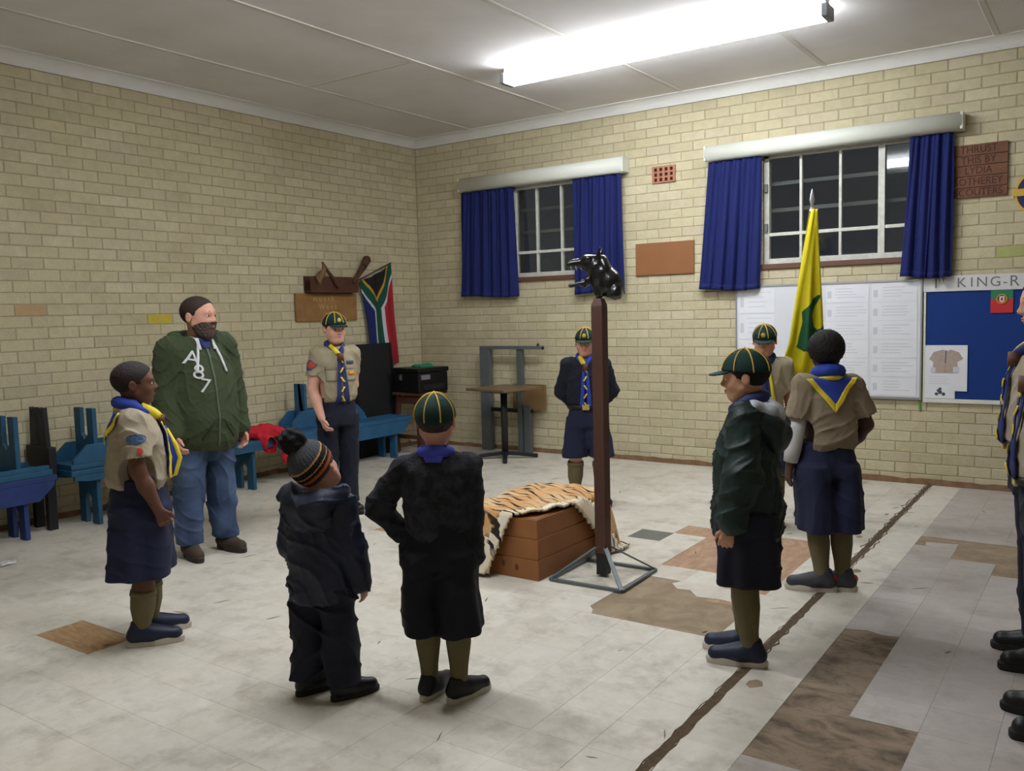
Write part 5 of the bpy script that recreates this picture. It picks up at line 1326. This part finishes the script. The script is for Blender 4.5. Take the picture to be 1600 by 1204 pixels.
for sx, mm in ((-1, C_blue), (1, C_blue)):
    m = MB(); m.tube([(sx*.006, yf_+.012, .995), (sx*.015, yf_+.035, .93), (sx*.022, yf_+.045, .84), (sx*.024, yf_+.03, .765)], [.012, .022, .032, .026], 10, flat=.45, ref=(1, 0, 0)); t_ = m.build('hanging_tail', mm, A.root, True)
    m = MB(); m.tube([(sx*.01, yf_+.032, .975), (sx*.02, yf_+.062, .90), (sx*.024, yf_+.078, .84), (sx*.024, yf_+.055, .765), (sx*.022, yf_+.02, .75)], [.006, .011, .012, .011, .008], 8); m.build('tail_edge', C_yel, t_, True)
A.sidepatch('shoulder_badge', (.0, .745*1.29), (.042, .022), B_blue, 'R', parent=sh_); A.sidepatch('red_badge', (.012, .705*1.29), (.013, .016), B_red, 'R', parent=sh_)
A.socks(C_sock, .20, .043); A.shoes(L_navy, R_white, L_lace)
# ---------------- B: bearded man in a green hoodie
B = Person('bearded man in olive green hoodie and jeans standing before the benches', (1.85, -4.25), -8*D2R, 1.615, .243, S_pale2, head=(.5, .02, 0), girth=1.22, stance=.075, shw=.092,
           arms={'R': ((.03, -.01, -.175), (.04, .07, -.315)), 'L': ((.035, -.02, -.175), (.045, .03, -.325))}, foot=.168, neck=.01)
B.body(curl=.5); B.face(H_brown, LIP_p); B.hair(H_brown, .014, .33, -.2, 2, .005, freq=13)
f = B.headfield(); B.headop(f, lambda q: np.maximum(_smax(_smin(head_sdf(q)-.028, _ell(q, (0, .19, -.46), (.19, .17, .16)), .06), (q[2]+.16+.30*np.clip(.25-q[1], 0, .3)), .02), -.02-q[1])+.008*np.sin(q[0]*60)*np.sin(q[2]*55+q[1]*40))
B.headop(f, lambda q: _ell(q, (0, .43, -.262), (.075, .08, .032)), mode='s'); f.build('beard', H_beard, B.root)
B.bottoms('jeans', C_jeans, .055, .52, pleat=0, crease=.011, w=(.110, .112, .108), d=(.092, .098, .094), legw=(.062, .046), legd=(.080, .056), folds=(.006, 24, .3))
hd = B.top('hoodie', C_green, [(.415, .118, .105), (.45, .126, .118, .006), (.54, .130, .122, .012), (.62, .125, .114, .012), (.70, .120, .10, .006), (.77, .110, .082), (.81, .085, .062), (.84, .05, .048)], .97, (.050, .046, .036), (.008, 17, 1.5))
f = Field((-.2, -.22, 1.22), (.2, .16, 1.46), .007); f.limb([(-.10, .05, 1.325), (-.135, -.03, 1.36), (-.09, -.11, 1.36), (0, -.135, 1.35), (.09, -.11, 1.36), (.135, -.03, 1.36), (.10, .05, 1.325)], [.022, .036, .045, .05, .045, .036, .022], .03); f.folds(.006, 40, 1); f.build('hood', C_green, hd)
B.drape('zip', [(-.006, 1.31), (.006, 1.31), (.006, .70), (-.006, .70)], mat('zip_grey', rgb(80, 92, 76), .5), off=.004, parent=hd, n=(2, 30))
for x in (-1, 1):
    B.drape('drawstring', [(x*.05-.007, 1.335), (x*.05+.007, 1.335), (x*.095+.007, 1.15), (x*.095-.007, 1.15)], C_white, off=.008, parent=hd, n=(2, 14), thick=.008)
    B.drape('hood_edge', [(x*.055-.010, 1.37), (x*.055+.010, 1.37), (x*.048+.010, 1.29), (x*.048-.010, 1.29)], C_white, off=.012, parent=hd, n=(2, 6))
for tx, x, z in (('A', .105, 1.24), ('8', .085, 1.155), ('7', .065, 1.07)): B.drape_text('print_letter', tx, .125, x, z, C_white, rot=-.25, parent=hd)
B.drape('pocket_left', [(.03, .86), (.035, .86), (.11, .75), (.10, .75)], mat('hoodie_seam', rgb(36, 48, 28), .9), off=.005, parent=hd, n=(2, 8)).name = 'pocket_seam'
B.drape('pocket_seam', [(-.03, .86), (-.035, .86), (-.11, .75), (-.10, .75)], MATS['hoodie_seam'], off=.005, parent=hd, n=(2, 8))
B.drape('collar', [(-.045, 1.36), (.045, 1.36), (.02, 1.295), (-.02, 1.295)], C_navyn, off=.004, parent=hd, n=(4, 6))
B.shoes(L_brown, R_brown, L_dlace, hi=.36)
# ---------------- C: boy with cap by the wall
Cc = Person('boy in green cap, khaki shirt and dark trousers before the bright blue bench', (1.76, -3.02), -24*D2R, 1.49, .215, S_pale, head=(.06, -.04, 0), stance=.05, shw=.092,
            arms={'R': ((.03, .0, -.165), (.012, .07, -.305)), 'L': ((.01, -.03, -.16), (-.05, -.06, -.27))}, v=.006)
Cc.body(curl=.5, hands=('R',)); Cc.face(H_brown, LIP_p); Cc.hair(H_brown, .02, .2, -.2, 3)
Cc.cap(C_cap, C_pipe, low=.14, tilt=.05, m_badge=C_pipe)
Cc.bottoms('trousers', C_navyd, .05, .585, pleat=0, w=(.088, .095, .094), d=(.07, .076, .076), legw=(.05, .043), legd=(.066, .052))
c1 = Cc.top('shirt', C_khaki3, S(SHIRT, .95, .95, .012), .46, (.040, .043, .044), (.005, 24, 2.0))
Cc.scarf(C_navyn, C_yel, back=False, tail=.235, twist=True, roll=.022)
for x in (-1, 1):
    Cc.drape('pocket_flap', [(x*.075-.04, 1.11), (x*.075+.04, 1.11), (x*.075+.04, 1.08), (x*.075-.04, 1.08)], C_khaki2, off=.005, parent=c1, n=(6, 3))
    Cc.drape('pocket', [(x*.075-.038, 1.08), (x*.075+.038, 1.08), (x*.075+.036, 1.0), (x*.075-.036, 1.0)], C_khaki3, off=.004, parent=c1, n=(6, 6))
Cc.drape('orange_badge', [(-.105, 1.065), (-.055, 1.065), (-.055, 1.04), (-.105, 1.04)], B_orange, off=.009, parent=c1, n=(4, 2)); Cc.drape('name_badge', [(-.11, 1.145), (-.05, 1.145), (-.05, 1.125), (-.11, 1.125)], B_blue, off=.006, parent=c1, n=(4, 2))
Cc.sidepatch('sleeve_badge', (.015, 1.12), (.035, .04), B_blue, 'R', parent=c1); Cc.sidepatch('red_badge', (.03, 1.125), (.018, .026), B_red, 'R', off=.007, parent=c1)
Cc.shoes(L_black, R_black)
# ---------------- D: small child in a bobble hat
D = Person('small child in striped bobble hat and navy anorak, seen from behind', (4.02, -5.29), 112*D2R, .985, .19, S_pale2, head=(.05, .30, -.50), stance=.075, shw=.10, shz=.765,
           arms={'R': ((.028, .0, -.17), (.05, .04, -.325)), 'L': ((.035, .03, -.165), (.02, .12, -.29))}, foot_yaw={'R': -.75, 'L': -.65}, foot=.20, v=.0045, lean=(0, -.015), legs={'R': (.088, -.02), 'L': (-.072, .0)})
D.body(curl=.4); D.face(H_brown, LIP_p)
f = D.headfield(ext=.95); 
D.headop(f, lambda q: _smax(_ell(q, (0, -.06, .17), (.425, .50, .50)), (-.06+.30*q[1]-q[2])*.95, .03)+.007*np.sin(np.arctan2(q[1], q[0])*40), ext=.95)
bands = [mat('beanie_black', rgb(20, 19, 22), .95, .2, 40, .4, 160), mat('beanie_grey', rgb(66, 68, 74), .95, .3, 40, .4, 160), mat('beanie_orange', rgb(176, 86, 40), .95, .2, 40, .4, 160), mat('beanie_tan', rgb(190, 140, 84), .95, .2, 40, .4, 160)]
def bandfn(c):
    q = ((c-D.hc) @ D.A)/D.hh; t = q[:, 2]-.30*q[:, 1]
    return np.where(t < .02, 1, np.where(t < .05, 0, np.where(t < .13, 2, np.where(t < .20, 0, np.where(t < .225, 3, np.where(t < .34, 0, np.where(t < .375, 3, 1)))))))
hat = f.build('bobble_hat', bands, D.root, bandfn)
pc = D.hp(0, -.10, .76); f = Field(pc-.07, pc+.07, .0045); f.ell(pc, (.052, .052, .05)); f.folds(.006, 130, 1); f.build('pompom', bands[0], hat)
D.drape if False else None
D.bottoms('trousers', C_navyd, .065, .50, pleat=0, crease=.012, w=(.12, .125, .12), d=(.10, .105, .10), legw=(.072, .066), legd=(.085, .072), crotch=.40, folds=(.007, 26, 1.1))
for sd in 'RL': an = D.leg[sd][2]; m = MB(); m.tube([(an[0], an[1], .082), (an[0], an[1], .062)], [.062, .054], 16); m.build('trouser_cuff', C_navyd, D.root, True)
jk = D.top('anorak', C_navyj, [(.38, .128, .108), (.45, .134, .116), (.55, .134, .118), (.65, .128, .112), (.72, .118, .10), (.765, .098, .08), (.80, .055, .05)], .97, (.056, .058, .048), (.007, 20, 2.2), hem=.385, shoulder=.044, crease=.010)
f = Field((-.19, -.22, .66), (.19, .10, .90), .006); f.limb([(-.085, .03, .80), (-.10, -.04, .795), (-.06, -.095, .78), (0, -.108, .77), (.06, -.095, .78), (.10, -.04, .795), (.085, .03, .80)], [.03, .036, .04, .042, .04, .036, .03], .03)
f.ell((0, -.10, .72), (.10, .04, .06), k=.03); f.folds(.006, 38, 2); f.creases(.012, 60, 1.0); f.build('hood', C_navyj, jk)
D.socks(C_sockl, .10, .046, False); D.shoes(L_black, R_black, L_dlace)
# ---------------- E: child in black fleece with a green cap, seen from behind
E = Person('child in green cap, black fleece and long dark shorts, hand on hip, from behind', (4.43, -5.07), 122*D2R, 1.165, .195, S_pale2, head=(.02, .05, 0), stance=.052, shw=.104, shz=.765,
           arms={'L': ((.098, .035, -.13), (.02, .045, -.235)), 'R': ((.004, -.005, -.165), (.008, .0, -.305))}, foot_yaw={'R': -.75, 'L': -.45}, foot=.18, v=.0045, legs={'R': (.055, -.015), 'L': (-.045, .01)})
E.body(curl=.5, hand_dir={'L': (-.7, .5, -.25)}, palm={'L': (.2, -.9, -.2)}); E.face(H_brown, LIP_p); E.hair(H_brown, .03, .2, -.22, 4)
E.cap(C_cap, C_pipe, low=.09, tilt=.22)
E.bottoms('long_shorts', C_blackc, .235, .60, w=(.105, .12, .125), d=(.085, .095, .10), legw=(.068, .078), legd=(.10, .115), folds=(.006, 18, 1.6), split=.006)
fl_ = E.top('fleece', C_blackf, [(.54, .106, .085), (.60, .110, .09), (.66, .112, .09), (.72, .115, .086), (.765, .112, .078), (.80, .085, .06), (.832, .045, .042)], .95, (.045, .045, .036), (.005, 30, .4))
E.scarf(C_blueb, C_yel, back=False, front=False, roll=.036, rx=.25)
E.drape('scarf_back_fold', [(-.05, .985), (.05, .985), (.03, .925), (-.03, .925)], C_blueb, 'back', .012, fl_, (8, 6))
E.socks(C_sock, .30, .043, False); E.shoes(L_black, R_white, L_dlace)
# ---------------- F: boy behind the post
Fp = Person('boy in green cap and navy jersey behind the post, hands behind his back', (3.235, -1.87), -62*D2R, 1.33, .20, S_pale2, head=(-.05, -.12, 0), stance=.075, foot_yaw={'R': -.3, 'L': .3},
            arms={'R': ((.045, -.05, -.155), (-.05, -.10, -.265)), 'L': ((.045, -.05, -.155), (-.05, -.10, -.265))}, v=.006, legs={'R': (.075, 0), 'L': (-.085, .01)})
Fp.body(curl=.6); Fp.face(H_brown, LIP_p); Fp.hair(H_brown, .02, .2, -.2, 5); Fp.cap(C_cap, C_pipe, low=.15, tilt=.02, m_badge=C_pipe)
Fp.bottoms('shorts', C_navy, .27, .59, w=(.095, .105, .11), d=(.075, .085, .085), legw=(.062, .074), legd=(.078, .085), split=.012)
f1 = Fp.top('jersey', C_navyd, S(SHIRT, 1.0, .95), .93, (.044, .044, .038), (.004, 26, 3.0))
Fp.scarf(C_blue, C_yel, back=False, tail=.24, twist=True, roll=.026); Fp.belt(C_beltm, .565, .101, .085, C_brass)
Fp.socks(C_sock, .245, .045); Fp.shoes(L_black, R_black)
# ---------------- G: boy in dark green anorak, profile to the left
G = Person('boy in green cap and dark green anorak with silver hood lining, facing left', (5.30, -4.13), 190*D2R, 1.285, .205, S_olive, head=(.05, -.06, 0), stance=.045,
           arms={'L': ((.04, .0, -.165), (.055, .035, -.325)), 'R': ((.035, .0, -.165), (.04, .04, -.32))}, foot=.19, v=.0045, legs={'L': (-.045, .0), 'R': (.045, .035)}, foot_yaw={'L': .05, 'R': -.05})
G.body(curl=.5); G.face(H_black, LIP_p); G.hair(H_black, .03, .24, -.27, 6, .004); G.cap(C_cap, C_pipe, low=.12, tilt=.10)
G.bottoms('shorts', C_navyd, .265, .55, w=(.10, .11, .112), d=(.085, .095, .10), legw=(.06, .066), legd=(.092, .10))
g1 = G.top('anorak', C_dgreen, [(.395, .098, .095), (.425, .108, .110), (.50, .112, .112), (.60, .110, .106), (.68, .106, .098), (.745, .100, .086), (.79, .082, .066), (.825, .05, .046)], .93, (.050, .056, .050), (.009, 17, .8), hem=.392, shoulder=.044, crease=.013)
f = Field((-.2, -.24, .88), (.2, .06, 1.14), .006); f.limb([(-.09, .0, 1.035), (-.105, -.055, 1.015), (-.065, -.10, .985), (0, -.115, .965), (.065, -.10, .985), (.105, -.055, 1.015), (.09, .0, 1.035)], [.025, .04, .048, .05, .048, .04, .025], .03); f.ell((0, -.115, .93), (.09, .045, .06), k=.03); f.folds(.006, 36, 2); f.build('hood', C_dgreen, g1)
f = Field((-.2, -.24, .96), (.2, .06, 1.16), .006); f.limb([(-.085, .03, 1.075), (-.098, -.04, 1.068), (-.06, -.088, 1.04), (0, -.10, 1.02), (.06, -.088, 1.04), (.098, -.04, 1.068), (.085, .03, 1.075)], [.012, .03, .036, .038, .036, .03, .012], .03); f.folds(.006, 45, 1); f.build('hood_lining', C_lining, g1)
G.scarf(C_navyn, C_yel, back=False, front=False, roll=.034, rx=.25)
G.socks(C_sock, .30, .043, False); G.shoes(L_navy, R_white)
# ---------------- H: boy with an afro, khaki shirt, seen from behind
Hh = Person('boy with rounded black afro in khaki shirt and navy shorts, seen from behind', (5.325, -3.055), 125*D2R, 1.325, .20, S_dark2, head=(-.3, .03, 0), stance=.045, shw=.094,
            arms={'L': ((.032, -.02, -.16), (.05, -.005, -.30)), 'R': ((.055, .0, -.155), (.01, .09, -.27))}, foot_yaw={'L': 1.2, 'R': 1.1}, foot=.19, legs={'L': (-.02, .0), 'R': (.06, .0)}, v=.005)
Hh.body(curl=.25); Hh.face(H_black, LIP_d); Hh.hair(H_black, .095, .27, -.30, 7, .022, side=-.05, freq=12)
Hh.bottoms('shorts', C_navy, .245, .59, w=(.098, .110, .114), d=(.08, .09, .095), legw=(.062, .074), legd=(.096, .108), folds=(.006, 17, .2), split=.006)
h1 = Hh.top('shirt', C_khaki2, S(SHIRT, .98, 1.0), .52, (.044, .050, .054), (.008, 20, 2.0))
for sd in 'L': S_, E_, W_ = Hh.arm[sd]; m = MB(); m.tube([S_*.3+E_*.7, E_, E_*.45+W_*.55, E_*.08+W_*.92], [.048, .044, .042, .036], 16); m.build('white_undersleeve', C_white, Hh.root, True)
Hh.scarf(C_blue, C_yel, back=True, front=False, roll=.042, rx=.27, backlen=.11, backw=.085)
Hh.socks(C_sock, .29, .042, False); Hh.shoes(L_grey, R_white, L_lace, accent=L_red)
# ---------------- I: boy with cap half hidden behind the others
I = Person('boy in green cap half hidden between the dark green anorak and the yellow flag', (4.60, -1.86), -70*D2R, 1.335, .20, S_pale2, head=(-.1, -.22, 0), stance=.055, v=.006)
I.body(curl=.5); I.face(H_brown, LIP_p); I.hair(H_brown, .035, .2, -.24, 8); I.cap(C_cap, C_pipe, low=.15, tilt=.02, m_badge=C_pipe)
I.bottoms('shorts', C_navy, .27, .59); I.top('shirt', C_khaki3, S(SHIRT, 1.0, .95), .50, (.045, .048, .048), (.005, 24, 5.0)); I.scarf(C_navyn, C_yel, back=False, tail=.2, roll=.026)
I.socks(C_sock, .25, .043); I.shoes(L_black, R_black)
# ---------------- J: scouter at the right edge, K: person whose shoes show at the right edge
def leader(label, pos, th, h, arms):
    J = Person(label, pos, th, h, .22, S_pale2, head=(.05, -.05, 0), girth=1.1, stance=.06, shw=.092, arms=arms, foot=.17, v=.006)
    J.body(curl=.6); J.face(H_brown, LIP_p); J.hair(H_brown, .025, .26, -.2, 9)
    J.bottoms('trousers', C_navyd, .05, .585, pleat=0, w=(.10, .105, .10), d=(.085, .09, .086), legw=(.054, .045), legd=(.07, .055))
    j1 = J.top('shirt', C_khaki, S(SHIRT, 1.0, 1.1), .52, (.044, .047, .05), (.006, 22, 1.0)); J.scarf(C_navyn, C_yel, back=True, tail=.22, twist=True, roll=.028)
    J.belt(C_beltm, .575, .108, .094, C_brass); J.shoes(L_black, R_black); J.sidepatch('sleeve_badge', (.01, .735*h), (.02, .014), B_white, 'L', parent=j1)
    return J
leader('grown person in khaki shirt and navy neckerchief at the right edge, facing left', (6.312, -3.552), 192*D2R, 1.56, {'L': ((.02, -.03, -.165), (.02, -.03, -.31)), 'R': ((.02, -.03, -.165), (.02, -.03, -.31))})
leader('person whose black shoes show lowest at the right edge of the picture', (6.40, -4.165), 192*D2R, 1.50, {'L': ((.02, -.02, -.165), (.025, .015, -.31)), 'R': ((.02, -.02, -.165), (.02, -.03, -.31))})
